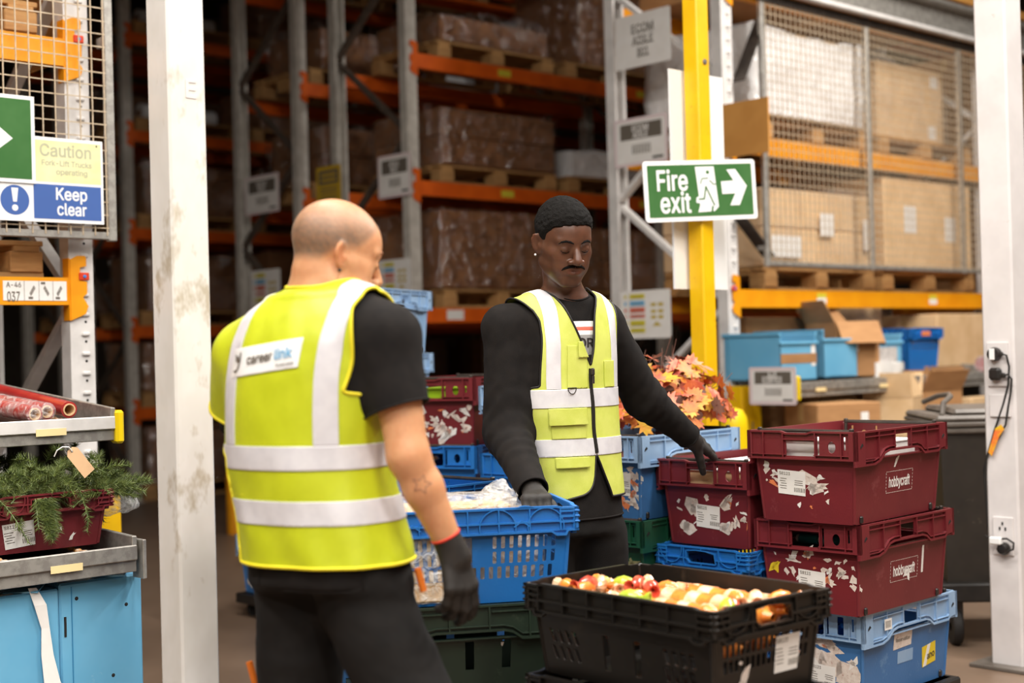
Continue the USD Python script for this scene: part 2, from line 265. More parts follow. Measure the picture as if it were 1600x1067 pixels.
# ------------------------------------------------------------------ pallet racking
LEVELS = (1.63, 2.54, 3.45, 4.36)
def upright(H, w=.1, d=.075):
    p = Polygon([(-w / 2, 0), (w / 2, 0), (w / 2, d), (w / 2 - .02, d), (w / 2 - .02, d - .012), (w / 2 - .004, d - .012), (w / 2 - .004, .02), (.012, .02), (.012, .008), (-.012, .008), (-.012, .02), (-w / 2 + .004, .02), (-w / 2 + .004, d - .012), (-w / 2 + .02, d - .012), (-w / 2 + .02, d), (-w / 2, d)])
    return ext(p, H)
def beam_mesh(L, h=.105, w=.05):
    p = Polygon([(0, -h), (w, -h), (w, -.012), (w - .014, -.012), (w - .014, 0), (0, 0)])
    return tf(ext(p, L), (0, 0, 0), (0, 1, 0), (0, 0, 1), (1, 0, 0))
def connector():
    p = Polygon([(0, .07), (.03, .085), (.062, .085), (.066, .075), (.066, .045), (.04, .04), (.04, -.01), (.068, -.015), (.068, -.06), (.05, -.075), (.072, -.11), (.06, -.14), (0, -.165)])
    a = tf(ext(p, .005), (0, -.006, 0), (1, 0, 0), (0, 0, 1), (0, -1, 0))
    b = tf(ext(sbox(-.001, -.165, .05, .075), .005), (.0, -.006, 0), (0, 1, 0), (0, 0, 1), (-1, 0, 0))
    return [a, b]
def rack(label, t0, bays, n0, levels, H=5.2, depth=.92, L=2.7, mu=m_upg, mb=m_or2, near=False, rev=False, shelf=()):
    r = thing('pallet_rack', label, 'rack', W(t0, n0), YAW)
    for i in range(bays + 1):
        x = i * L * (-1 if rev else 1)
        for y, s in ((0, 1), (depth, -1)):
            u = upright(H); u.apply_translation((x, 0, 0))
            if s < 0: u.apply_transform(np.diag([1, -1, 1, 1])); u.invert(); u.apply_translation((0, depth, 0))
            up = part(r, 'upright', u, mu)
            if near and i == 0 and y == 0:
                zz = np.arange(.5, 3.6, .076)
                for z in zz: part(up, 'locking_tab', bx(x + .012, -.004, z, .034, .012, .017, .005), mu)
                part(up, 'pin_hole', [tf(lathe([(0, 0), (.0055, 0), (0, .001)], 8), (x + .014, -.0008, z - .028), (1, 0, 0), (0, 0, 1), (0, -1, 0)) for z in zz], m_hole, kind='stuff')
        z = .25; k = 0
        while z < H - .7:
            a, b = (.06, depth - .06) if k % 2 == 0 else (depth - .06, .06)
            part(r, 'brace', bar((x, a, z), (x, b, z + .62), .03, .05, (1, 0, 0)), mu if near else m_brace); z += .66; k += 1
        part(r, 'brace', bar((x, .06, .2), (x, depth - .06, .2), .03, .05), mu)
        parts(r, 'foot_plate', [bx(x, .035, .004, .15, .12, .008), bx(x, depth - .035, .004, .15, .12, .008)], mu)
    for b in range(bays):
        x0 = (b * L if not rev else -(b + 1) * L) + .05
        for z in levels:
            for y in (-.006, depth - .044):
                m = beam_mesh(L - .1); m.apply_translation((x0, y, z)); bm = part(r, 'beam', m, mb)
            if near or b == 0:
                c = connector()
                for q in c:
                    if rev: q.apply_translation((.0, 0, 0))
                    else: q.apply_transform(np.diag([-1, 1, 1, 1])); q.invert()
                    q.apply_translation((x0 + (L - .1 if rev else 0), -.001, z))
                cp = part(r, 'beam_connector', c, mb)
                if near: 
                    cx = x0 + (L - .1 + .055 if rev else -.055)
                    lk = part(cp, 'safety_lock', bx(cx, -.012, z + .005, .042, .012, .03, .003), m_clip, 'red safety lock')
                    part(cp, 'lock_pin', tf(lathe([(0, 0), (.007, 0), (.006, .005), (0, .006)], 12), (cx, -.0175, z + .005), (1, 0, 0), (0, 0, 1), (0, -1, 0)), m_blue_dot)
    return r
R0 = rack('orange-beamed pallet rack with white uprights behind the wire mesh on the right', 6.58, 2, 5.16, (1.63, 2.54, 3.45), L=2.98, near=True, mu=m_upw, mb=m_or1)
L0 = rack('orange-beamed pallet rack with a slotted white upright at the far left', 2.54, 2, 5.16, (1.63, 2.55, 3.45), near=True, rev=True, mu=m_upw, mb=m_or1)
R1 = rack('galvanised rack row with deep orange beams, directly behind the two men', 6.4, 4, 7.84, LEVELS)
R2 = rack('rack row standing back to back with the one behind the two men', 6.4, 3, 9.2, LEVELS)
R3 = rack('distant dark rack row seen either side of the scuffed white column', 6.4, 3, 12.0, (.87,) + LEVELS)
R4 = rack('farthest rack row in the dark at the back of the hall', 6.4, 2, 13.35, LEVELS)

# pallets, cartons, wrapped loads
def pallet_parts(p, w=1.2, d=.8, near=True):
    k = 7 if near else 5
    for i in range(k): part(p, 'deck_board', bx(0, -d / 2 + d * (i + .5) / k, .133, w, d / k * (.8 if k == 5 else .86), .02, .003 if near else 0), m_wood)
    for x in (-w / 2 + .07, 0, w / 2 - .07):
        part(p, 'stringer_board', bx(x, 0, .112, .1, d, .02), m_wood)
        for y in (-d / 2 + .06, 0, d / 2 - .06): part(p, 'block', bx(x, y, .062, .13, .12, .08, .004 if near else 0), m_wood)
    for y in (-d / 2 + .06, 0, d / 2 - .06): part(p, 'bottom_board', bx(0, y, .011, w, .1, .022), m_wood)
PAL = {}
def pallet(t, n, z, label, w=1.2, near=True, rz=0., group=None):
    k = (w, near)
    if k in PAL: return copy(PAL[k], W(t, n, z), YAW + rz, label, group)
    p = thing('wooden_pallet', label, 'pallet', W(t, n, z), YAW + rz, group); pallet_parts(p, w, .8 if w > .9 else .9, near); PAL[k] = p; return p
def carton(loc, rz, w, d, h, label, m=m_card, tape=True, group=None, sheet=None, name='cardboard_box', flaps=False):
    b = thing(name, label, 'box', loc, rz, group)
    if flaps:
        th = .006
        part(b, 'box_body', [bx(0, 0, th / 2, w, d, th), bx(0, -d / 2 + th / 2, h / 2, w, th, h), bx(0, d / 2 - th / 2, h / 2, w, th, h), bx(-w / 2 + th / 2, 0, h / 2, th, d - 2 * th, h), bx(w / 2 - th / 2, 0, h / 2, th, d - 2 * th, h)], m)
        for sx, sy, ang in ((0, -1, flaps[0]), (0, 1, flaps[1]), (-1, 0, flaps[2]), (1, 0, flaps[3])):
            l = min(d, w) / 2; a = math.radians(ang); o = np.array([sx, sy, 0.])
            q0 = o * np.array([w / 2, d / 2, 0]) + [0, 0, h]; q1 = q0 + l * (o * math.cos(a) + np.array([0, 0, math.sin(a)]))
            part(b, 'flap', bar(q0, q1, (w if sy else d) - .01, .005), m)
    else:
        part(b, 'box_body', bx(0, 0, h / 2, w, d, h, .006), m)
        if tape: part(b, 'tape', [bx(0, 0, h + .0006, w * .99, .05, .001), bx(-w / 2 - .0005, 0, h - .05, .001, .05, .1), bx(w / 2 + .0005, 0, h - .05, .001, .05, .1)], m_tape)
    if sheet:
        for (s, z, sw, sh) in sheet: part(b, 'label_sheet', bx(s, -d / 2 - .001, z, sw, .001, sh), m_paper)
    return b
def crinkle(w, d, h, seed, amp=.03, top=.06, res=.09):   # loose film draped round a load
    nx, ny, nz = max(3, int(w / res)), max(3, int(d / res)), max(3, int(h / res))
    b = trimesh.creation.box((w, d, h)); b = b.subdivide_to_size(res * 1.2); v = b.vertices.copy()
    q = meshkit.fbm(v * 5.5 + seed * 7.3, 3, seed) - .5; nrm = v / np.array([w / 2, d / 2, h / 2]); nrm = np.sign(nrm) * np.abs(nrm) ** 6
    lift = np.where(v[:, 2] > h * .49, (meshkit.noise(v * 2.2 + seed * 3.1, seed) - .5) * top * 2, 0)
    v += nrm * (amp * .5 + amp * q[:, None] * 1.6); v[:, 2] += lift + h / 2; v[:, 2] = np.maximum(v[:, 2], .002)
    b.vertices = v; return b
def wrapped(t, n, z, w, d, h, label, m=m_card, mf=m_film, seed=1, rz=0., group=None, rows=1, cols=1, name='wrapped_load', amp=.018, top=.03, core=True, loc=None):
    b = thing(name, label, 'pallet load', W(t, n, z) if loc is None else loc, YAW + rz, group)
    g = .004
    if core:
        for i in range(cols):
            for j in range(rows): part(b, 'carton', bx(-w / 2 + w * (i + .5) / cols, 0, h * (j + .5) / rows, w / cols - g, d, h / rows - g, .008), m)
    part(b, 'film', crinkle(w + .012, d + .012, h + .006, seed, amp, top), mf, smooth=True)
    return b
def TN(px, py, n):                                     # t and z of the rack-plane point seen at a pixel
    r = at(px, py, 1.0) - CAM; nv = np.array([-UY, UX, 0]); s = n / (r @ nv); p = CAM + r * s
    return float(p @ np.array([UX, UY, 0])), float(p[2])
n0 = 5.16 + .46
# right rack, first level
tA, _ = TN(1294, 440, 5.2); tB, _ = TN(1462, 440, 5.25)
pallet(7.56, n0, 1.63, 'pale wooden pallet on the lower right beam, left one below the mesh'); pallet(8.85, n0, 1.63, 'pale wooden pallet on the lower right beam, next to the white service post')
wrapped(7.54, n0, 1.776, 1.16, .8, .48, 'film-wrapped load of cartons behind the mesh, lower left of the right rack', m_cardl, m_film, 3, rows=2, cols=3, amp=.014)
for (s, z, w, h) in ((-.38, 1.9, .3, .13), (.05, 2.05, .14, .14), (.52, 2.0, .12, .2)): solo('label_sheet', [rotz(bx(s, -.425, 0, w, .002, h), YAW).apply_translation(W(7.54, n0, z))], m_paper, {-.38: 'wide white label low on the wrapped cartons, lower left behind the mesh', .05: 'small white label in the middle of the wrapped cartons behind the mesh', .52: 'tall white label beside the middle mesh post'}[s], 'label')
b_ = carton(W(8.8, n0 - .02, 1.776), YAW, 1.12, .82, .62, 'large pale carton block with two white labels behind the mesh, lower right', m_cardl, sheet=[(-.24, .35, .16, .18), (.28, .3, .15, .17)])
# second level
pallet(7.56, n0, 2.54, 'wooden pallet under the white film-wrapped load on the upper right beam'); pallet(8.85, n0, 2.54, 'wooden pallet under the single carton on the upper right beam')
wrapped(7.45, n0, 2.686, 1.12, .82, .54, 'bulging white film-wrapped load on the upper right beam', m_cardl, m_filmw, 5, amp=.03, top=.05)
b_ = carton(W(8.78, n0 + .02, 2.686), YAW, .84, .7, .52, 'single film-strapped carton on the upper right beam behind the mesh', m_cardl, sheet=[(.3, .44, .1, .08), (.26, .08, .1, .09)])
part(b_, 'film', crinkle(.86, .72, .42, 8, .012, .02), m_film, smooth=True)
carton(W(10.3, n0, 2.54), YAW, 1.0, .7, .9, 'far carton on the upper right beam beyond the white service post', m_card)
carton(W(10.3, n0, 1.63), YAW, 1.0, .7, .7, 'far carton on the lower right beam beyond the white service post', m_card)
for i, (tt, ww) in enumerate(((7.4, 1.1), (8.6, 1.0))): carton(W(tt, n0 + .1, 3.45), YAW, ww, .7, .6, 'brown carton on the top beams of the right rack, %s' % ('near end' if i == 0 else 'far end'), m_card)

# beam label stickers
def on_beam(rk, x, z, w, h, m, y=-.0072): return part(rk, 'beam_label', bx(x, y, z, w, .0012, h), m)
for x in (.87, 2.18):
    on_beam(R0, x, 1.63 - .03, .1, .03, mat('label_yellow', (214, 200, 60), rough=.5) if x < 1 else LK + 'label_yellow'); on_beam(R0, x, 1.63 - .062, .1, .034, m_paper)
for z in (2.54, 3.45):
    for x in (.9, 2.45): on_beam(R1, x, z - .05, .13, .05, LK + 'label_yellow')
for x in (.35, .95): on_beam(R1, x, 1.63 - .05, .16, .07, m_paper)
bl = on_beam(L0, -.19, 1.63 - .052, .25, .074, m_paper)
ln = lambda s, h, x, z, w=None: tf(text(s, h, .0006, w=w), (x, -.0078, z), (1, 0, 0), (0, 0, 1), (0, -1, 0))
pr = [ln('A-46', .019, -.545, 1.6, .1), ln('037', .035, -.548, 1.556, .085)]
for k, (x, a) in enumerate(((-.42, -45), (-.325, 45), (-.235, -45))):
    c_, s_ = math.cos(math.radians(a)), math.sin(math.radians(a))
    for q in range(7): pr.append(tf(bx(0, (q - 3) * .0065, 0, .016, .0035 + .002 * (q % 2), .0006), (x, -.0081, 1.578), (c_, 0, s_), (-s_, 0, c_), (0, -1, 0)))
    pr.append(tf(bx(0, 0, 0, .03, .009, .0006), (x - .012 if k != 1 else x - .022, -.0081, 1.551 if k != 1 else 1.607), (1, 0, 0), (0, 0, 1), (0, -1, 0)))
pr = trimesh.util.concatenate(pr); pr.vertices[:, 0] = -.19 + (pr.vertices[:, 0] + .4) * .58
part(bl, 'print', pr, m_inkg)
for x in (-.2335, -.1755, -.12): part(bl, 'divider', bx(x, -.0082, 1.578, .0015, .0005, .076), m_inkg)

# behind the men: row R1, floor to top
nn = 7.84 + .46
Rr = random.Random(4)
pallet(7.3, nn, 3.45, 'empty-looking pallet with torn film on the high orange beam above the dark-haired man', 1.2); pallet(8.62, nn, 3.45, 'pallet at the far end of the high orange beam above the dark-haired man', 1.2)
pallet(7.3, nn, 2.54, 'pallet under the long wrapped carton on the middle orange beam', 1.2); pallet(8.62, nn, 2.54, 'pallet under the white sack on the middle orange beam', 1.2)
pallet(7.3, nn, 1.63, 'pallet under the tall carton block level with the dark-haired man', 1.2); pallet(8.62, nn, 1.63, 'pallet just behind the dark-haired man', 1.2)
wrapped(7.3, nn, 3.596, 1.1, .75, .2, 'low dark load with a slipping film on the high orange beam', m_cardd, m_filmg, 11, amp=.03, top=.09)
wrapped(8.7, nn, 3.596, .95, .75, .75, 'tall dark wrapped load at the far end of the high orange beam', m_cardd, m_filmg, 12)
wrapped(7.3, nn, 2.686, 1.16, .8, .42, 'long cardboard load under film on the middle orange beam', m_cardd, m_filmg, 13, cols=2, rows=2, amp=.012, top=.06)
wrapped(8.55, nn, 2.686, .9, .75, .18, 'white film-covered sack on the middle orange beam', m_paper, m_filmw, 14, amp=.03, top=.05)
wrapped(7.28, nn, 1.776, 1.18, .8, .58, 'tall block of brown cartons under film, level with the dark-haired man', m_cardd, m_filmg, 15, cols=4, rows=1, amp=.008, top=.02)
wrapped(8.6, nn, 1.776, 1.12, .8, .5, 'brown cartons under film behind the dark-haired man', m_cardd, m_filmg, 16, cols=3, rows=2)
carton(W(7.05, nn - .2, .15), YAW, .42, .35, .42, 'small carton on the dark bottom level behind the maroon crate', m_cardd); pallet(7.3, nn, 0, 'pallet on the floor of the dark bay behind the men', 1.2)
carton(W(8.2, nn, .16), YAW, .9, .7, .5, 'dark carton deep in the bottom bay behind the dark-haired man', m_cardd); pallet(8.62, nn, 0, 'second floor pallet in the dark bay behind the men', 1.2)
def fill(t0, n, levels, bays, seed, desc, skip=()):
    R = random.Random(seed); k = 0
    for b in range(bays):
        for li, z in enumerate(levels):
            for h in range(2):
                t = t0 + b * 2.7 + .72 + h * 1.27; k += 1
                lv = ('floor', 'lowest', 'second', 'third', 'top', 'topmost')[min(li, 5)]
                who = '%s, %s level, %s' % (desc, lv, (('nearest', 'second'), ('third', 'last'))[b][h] + ' place')
                pallet(t, n, z, 'wooden pallet in the ' + who, 1.2, near=False)
                kind = R.random(); hh = min(R.uniform(.3, .62), (levels[li + 1] - z if li + 1 < len(levels) else 1) - .3)
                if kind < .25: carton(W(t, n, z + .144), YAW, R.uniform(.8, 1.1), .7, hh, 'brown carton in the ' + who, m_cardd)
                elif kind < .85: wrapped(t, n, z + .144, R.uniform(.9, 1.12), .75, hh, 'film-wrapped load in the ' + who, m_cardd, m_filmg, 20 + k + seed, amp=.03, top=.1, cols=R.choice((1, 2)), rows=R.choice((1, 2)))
                else:
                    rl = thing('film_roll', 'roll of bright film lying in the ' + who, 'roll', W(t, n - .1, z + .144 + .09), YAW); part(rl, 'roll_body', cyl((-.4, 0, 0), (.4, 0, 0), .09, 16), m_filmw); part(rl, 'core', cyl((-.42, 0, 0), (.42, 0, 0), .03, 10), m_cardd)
fill(6.4 + 2.7, nn, (1.63, 2.54, 3.45), 1, 31, 'bay beyond the men')
fill(6.4, 9.2 + .46, (0, 1.63, 2.54, 3.45, 4.36), 1, 33, 'back-to-back rack')
fill(6.4, 12.46, (0, .87, 1.63, 2.54, 3.45, 4.36), 2, 35, 'distant dark rack')
fill(6.4, 13.81, (1.63, 2.54, 3.45), 1, 37, 'farthest rack')
fill(2.54 - 2.7, 5.62, (), 1, 39, 'left rack')
# left rack loads
pallet(1.82, n0, 2.55, 'pallet at the top left behind the wire mesh, over the yellow-orange beam'); pallet(1.82, n0, 1.63, 'pallet resting on the beam labelled 037 at the far left')
wrapped(1.8, n0, 2.696, 1.0, .78, .5, 'film-wrapped load on the pallet at the top left corner', m_cardl, m_film, 41, amp=.03)
wrapped(1.75, n0, 1.776, 1.0, .78, .4, 'wrapped brown load behind the caution sign', m_card, m_film, 42)
solo('board_panel', rotz(bx(-.95, .02, 1.32, .7, .012, .38), YAW).apply_translation(W(2.54, n0 - .3)), m_grey, 'grey-brown board hanging under the beam labelled 037', 'board')
solo('orange_board', rotz(bx(0, .4, 2.98, .012, .62, .9), YAW).apply_translation(W(2.62, 5.16)), m_cardo, 'flat orange-brown board on the rack end above the caution sign', 'board')
solo('orange_board', rotz(bx(0, -.16, 0, .012, .34, .31), YAW).apply_translation(W(6.52, 5.16, zpx(200, 8.1, 1157))), m_cardo, 'square orange-brown board on the rack end beside the yellow post', 'board')
# ------------------------------------------------------------------ wire mesh, signs, pick shelves beside the racks
def NT(px, py, t):                                     # n and z of the point seen at a pixel on the plane across the rows at t
    r = at(px, py, 1.0) - CAM; uv = np.array([UX, UY, 0]); p = CAM + r * (t / (r @ uv)); return float(p @ np.array([-UY, UX, 0])), float(p[2])
def mesh_panel(label, n, ts, z0, z1, sp=.05, cap=True):
    o = thing('mesh_panel', label, 'wire mesh', W(ts[0], n, 0), YAW)
    L = ts[-1] - ts[0]
    for t in ts: part(o, 'mesh_post', bx(t - ts[0], .012, (z0 + z1) / 2, .034, .03, z1 - z0 + .04, .004), m_galv)
    for z in (z0, z1): part(o, 'mesh_rail', bx(L / 2, .012, z, L, .026, .028, .003), m_galv)
    part(o, 'wire_grid', [bx(x, -.002, (z0 + z1) / 2, .0042, .0042, z1 - z0) for x in np.arange(sp / 2, L, sp)] + [bx(L / 2, .0025, z, L, .0042, .0042) for z in np.arange(z0 + sp * .6, z1, sp)], m_mesh, kind='stuff')
    parts(o, 'fixing_bracket', [bx(x, .045, z, .03, .05, .04) for x in (0., L) for z in (z0 + .1, (z0 + z1) / 2)], m_galv)
    return o
nm = 5.07
t1, zb_ = TN(177, 369, nm)
mesh_panel('wire mesh guard carrying the caution sign at the far left', nm, (t1 - 1.3, t1), zb_, 3.3)
tt_ = [TN(x, y, nm)[0] for x, y in ((1197, 250), (1360, 250), (1503, 250))]
MG = mesh_panel('large wire mesh guard in front of the right rack', nm, (*tt_, tt_[2] + 1.1), TN(1197, 411, nm)[1], 3.42)
for (xa, ya), (xb_, yb_) in (((1154, 337), (1201, 400)), ((1190, 28), (1154, 126))):
    (ta, za), (tb, zb2) = TN(xa, ya, nm + .05), TN(xb_, yb_, nm + .05)
    part(MG, 'support_arm', bar((ta - tt_[0], .05, za), (tb - tt_[0], .05, zb2), .012, .085, (0, 1, 0)).apply_translation((0, 0, 0)), m_dsteel, 'dark diagonal support arm')
tz, zz = TN(1410, 38, nm - .02)
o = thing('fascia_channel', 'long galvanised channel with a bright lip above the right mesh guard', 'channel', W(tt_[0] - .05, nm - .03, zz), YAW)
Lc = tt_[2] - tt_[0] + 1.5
part(o, 'lip', bx(Lc / 2, -.02, 0, Lc, .05, .03, .006), m_upw); part(o, 'web', bx(Lc / 2, .01, .1, Lc, .02, .17), m_galv)
part(o, 'flange', bx(Lc / 2, -.03, .19, Lc, .09, .03, .006), m_galv); part(o, 'upper_rail', bx(Lc / 2, .05, .3, Lc, .04, .06, .004), m_cardo); part(o, 'lower_rail', bx(Lc / 2, .03, -.04, Lc, .02, .05), m_dsteel)  # lowest dark strip stands for the shaded gap under the lip

# caution board and green arrow sign on the left mesh
nS = nm - .012
ta, za = TN(162, 351, nS); tb, zb2 = TN(160, 222, nS); tc, _ = TN(50, 300, nS)
hh, ww = zb2 - za, ta - tc
o, put = signbase('caution_sign', 'faded yellow and blue Caution Fork-Lift Trucks sign on the left wire mesh', 'sign', W(tc, nS, za), YAW)
part(o, 'panel', put(ext(sbox(-.15, 0, ww, hh), .004)), m_signw)
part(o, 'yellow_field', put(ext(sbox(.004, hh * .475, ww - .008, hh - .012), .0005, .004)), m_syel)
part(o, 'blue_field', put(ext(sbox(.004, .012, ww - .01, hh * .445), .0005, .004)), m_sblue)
cx = ww / 2
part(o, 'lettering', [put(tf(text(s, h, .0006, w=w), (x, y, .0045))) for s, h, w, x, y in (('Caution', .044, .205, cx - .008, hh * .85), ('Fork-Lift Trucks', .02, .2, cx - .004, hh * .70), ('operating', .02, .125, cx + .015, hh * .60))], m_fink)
part(o, 'white_lettering', [put(tf(text(s, .044, .0006, w=w), (cx + .012, y, .0045))) for s, w, y in (('Keep', .125, hh * .34), ('clear', .118, hh * .16))], m_signw)
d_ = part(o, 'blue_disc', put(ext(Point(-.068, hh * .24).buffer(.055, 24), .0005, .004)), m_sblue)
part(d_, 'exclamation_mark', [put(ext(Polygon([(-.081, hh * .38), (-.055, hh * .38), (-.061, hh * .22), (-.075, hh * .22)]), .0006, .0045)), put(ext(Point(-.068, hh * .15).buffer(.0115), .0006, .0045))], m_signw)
part(o, 'screw', put(tf(lathe([(0, 0), (.004, 0), (0, .002)], 10), (ww - .025, hh - .02, .0045))), m_dsteel)
tg1, zg1 = TN(51, 152, nS); _, zg0 = TN(48, 287, nS)
o, put = signbase('arrow_sign', 'large green sign with a white arrow cut by the left edge of the photo', 'sign', W(tg1, nS - .006, zg0), YAW)
hg = zg1 - zg0
part(o, 'panel', put(ext(sbox(-.36, 0, 0, hg), .004)), m_signw); part(o, 'green_field', put(ext(sbox(-.345, .014, -.014, hg - .014), .0006, .004)), m_green)
part(o, 'arrow', put(ext(Polygon([(-.33, hg * .4), (-.2, hg * .4), (-.2, hg * .22), (-.085, hg * .5), (-.2, hg * .78), (-.2, hg * .6), (-.33, hg * .6)]), .0007, .0046)), m_signw)

# flag signs on the row ends
FY = YAW - math.pi / 2
def flag(px0, px1, pyt, pyb, t, name, label, draw, cat='sign', thick=.003, base=m_paperp):
    n0_, zt_ = NT(px0, pyt, t); n1_, _ = NT(px1, pyt, t); _, zb_ = NT(px0, pyb, t)
    w, h = n0_ - n1_, zt_ - zb_
    o, put = signbase(name, label, cat, W(t, n0_, zb_), FY)
    part(o, 'panel', put(ext(rrect(w, h, .012), thick, -thick)).apply_translation((w / 2, 0, h / 2)), base)
    draw(o, lambda m, q=.0: put(m, q), w, h); return o
def T_(put, s, h, x, y, w=None, o=.0004): return put(tf(text(s, h, .0006, w=w), (x, y, o)))
def R_(put, x0, y0, x1, y1, o=.0003): return put(ext(sbox(x0, y0, x1, y1), .0004, o))
def d_ecom(o, put, w, h):
    part(o, 'lettering', [T_(put, s, .05, w * .5, h * y, k) for s, y, k in (('ECOM', .72, w * .4), ('AISLE', .5, w * .38), ('B01', .27, w * .2))] + [R_(put, w * (.5 - k), h * y, w * (.5 + k), h * y + .004) for y, k in ((.63, .21), (.41, .2), (.18, .11))], m_inkg)
def d_bar(head, foot=True):
    def f(o, put, w, h):
        part(o, 'white_field', R_(put, .02, .02, w - .02, h - .02, .0), m_paper)
        hd = part(o, 'dark_header', R_(put, w * .12, h * .55, w * .9, h * .88), m_inkg)
        part(hd, 'lettering', [T_(put, s, .035, w * .5, h * y, w * k, .0008) for s, y, k in head], m_paper)
        part(o, 'barcode', [R_(put, w * .34 + i * w * .018, h * .24, w * .34 + i * w * .018 + w * .018 * (.35 + .35 * (i * 7 % 3 == 0)), h * .44) for i in range(20)], m_inkg)
        if foot: part(o, 'footer', R_(put, w * .72, h * .1, w * .92, h * .15), m_dsteel)
    return f
def d_haz(o, put, w, h):
    for nm_, c, y0, y1 in (('yellow_band', 'label_yellow', .83, .93), ('blue_band', 'hz_blue', .68, .79), ('red_band', 'hz_red', .54, .65), ('red_band', 'hz_red', .43, .5), ('yellow_band', 'label_yellow', .26, .38), ('yellow_band', 'label_yellow', .12, .22)):
        b = part(o, nm_, R_(put, w * .2, h * y0, w * .5, h * y1), LK + c); part(b, 'print', [R_(put, w * .24, h * (y0 + .03), w * .46, h * (y0 + .045), .0008)], m_inkg)
        part(o, 'bullet', R_(put, w * .09, h * (y0 + .02), w * .14, h * (y1 - .02)), LK + c)
    for y in (.66, .52, .4):
        for x in (.62, .76): part(o, 'yellow_mark', R_(put, w * x, h * y, w * (x + .1), h * (y + .07)), LK + 'hz_ochre')
    part(o, 'yellow_triangle', put(ext(Polygon([(w * .64, h * .25), (w * .82, h * .25), (w * .73, h * .35)]), .0004, .0003)), LK + 'hz_ochre')
mat('hz_blue', (120, 178, 214), rough=.5); mat('hz_red', (214, 112, 92), rough=.5); mat('hz_ochre', (196, 172, 70), rough=.5); mat('warn_yellow', (206, 168, 40), rough=.5)
ECOM = [('ECOM', .78, .3), ('AISLE', .64, .28)]
flag(961, 1047, 30, 112, 6.52, 'aisle_sign', 'plain white paper reading ECOM AISLE B01 on the grey upright left of the yellow post', d_ecom, base=m_paper)
flag(959, 1042, 190, 264, 6.51, 'aisle_label', 'pink-edged barcode label with dark header just left of the fire exit sign', d_bar(ECOM))
flag(968, 1047, 456, 530, 6.52, 'hazard_chart', 'white chart with yellow, blue and red bands below the fire exit sign', d_haz, base=m_paper)
flag(590, 641, 246, 312, 6.33, 'aisle_label', 'pink-edged barcode label on the upright between the two men', d_bar([('AISLE', .78, .3), ('B02', .64, .2)]))
flag(590, 641, 408, 468, 6.33, 'hazard_chart', 'colour-banded chart behind the shaven head', d_haz, base=m_paper)
flag(382, 435, 279, 338, 6.33, 'aisle_label', 'pink-edged barcode label left of the shaven head', d_bar([('AISLE', .78, .3), ('B03', .64, .2)]))
flag(391, 437, 424, 492, 6.33, 'hazard_chart', 'colour-banded chart just above the left shoulder of the man seen from behind', d_haz, base=m_paper)
def d_warn(o, put, w, h):
    hd = part(o, 'dark_header', R_(put, w * .1, h * .55, w * .9, h * .9), m_inkg); part(hd, 'print', [R_(put, w * .2, h * y, w * .8, h * y + .02, .0008) for y in (.62, .75)], LK + 'warn_yellow')
    part(o, 'print', [R_(put, w * .15, h * y, w * .85, h * y + .012) for y in (.2, .32, .42)], m_inkg)
flag(494, 532, 263, 325, 6.33, 'warning_sign', 'yellow warning plate with a dark header above the shaven head', d_warn, base=LK + 'warn_yellow')
flag(1170, 1243, 574, 632, 6.45, 'aisle_label', 'pink-edged label with a dark block under the pick shelf, right of the yellow post', d_bar([('A45', .78, .2), ('ECOM PICK', .66, .42)]))

# pick shelves
def shelf(label, t1, n, z, L, depth, tilt, cap=True, lip=.042, end=False, labels=()):
    o = thing('pick_shelf', label, 'shelf', W(t1, n, z), YAW); a = math.radians(tilt); ca, sa = math.cos(a), math.sin(a)
    def tl(m): return tf(m, (0, 0, 0), (1, 0, 0), (0, ca, sa), (0, -sa, ca))
    part(o, 'front_lip', bx(-L / 2, .004, -lip / 2, L, .016, lip, .003), m_upw if cap else m_galv)
    part(o, 'front_skirt', bx(-L / 2, .012, -lip - .018, L, .014, .036, .002), m_galv)
    part(o, 'side_rail', tl(bx(-.008, depth / 2, -.01, .016, depth, .075, .002)), m_galv); part(o, 'side_rail', tl(bx(-L + .008, depth / 2, -.01, .016, depth, .075, .002)), m_galv)
    part(o, 'back_rail', tl(bx(-L / 2, depth - .01, .01, L, .016, .09, .002)), m_galv)
    part(o, 'roller_bed', tl(bx(-L / 2, depth / 2, -.04, L - .03, depth - .03, .01)), m_dsteel)
    for i in range(6): part(o, 'roller_track', tl(bx(-L * (i + .5) / 6, depth / 2, -.03, .03, depth - .04, .014)), m_galv)
    part(o, 'roller_wheels', [tl(bx(-L * (i + .5) / 6, y, -.02, .022, .02, .012, .004)) for i in range(6) for y in np.arange(.05, depth - .04, .045)], LK + 'roller_amber', kind='stuff')
    if cap: part(o, 'end_cap', bx(.012, .012, -.035, .03, .05, .108, .008), m_yplast)
    for x in labels: part(o, 'edge_label', bx(-x, -.0045, -lip * .95, .1, .001, .022), LK + 'edge_cream')
    return o
mat('roller_amber', (222, 150, 60), (236, 226, 210), scale=22, rough=.4); mat('edge_cream', (238, 214, 158), rough=.5)
pU = at(180, 650, 4.6); tU, nU = float(pU @ np.array([UX, UY, 0])), float(pU @ np.array([-UY, UX, 0]))
shelf('sloping shelf with bright lip and yellow end cap at the far left, holding red rolls', tU, nU, pU[2], 1.5, .93, 5.2, True, labels=(.22,))
pL = at(214, 851, 4.35); tL, nL = float(pL @ np.array([UX, UY, 0])), float(pL @ np.array([-UY, UX, 0]))
so = shelf('lower galvanised pick shelf at the far left carrying the crate of fir garland', tL, nL, pL[2], 1.5, .9, 2.0, False, .046, labels=(.23,))
part(so, 'end_plate', bx(.018, .02, -.045, .012, .07, .12, .002), m_galv)
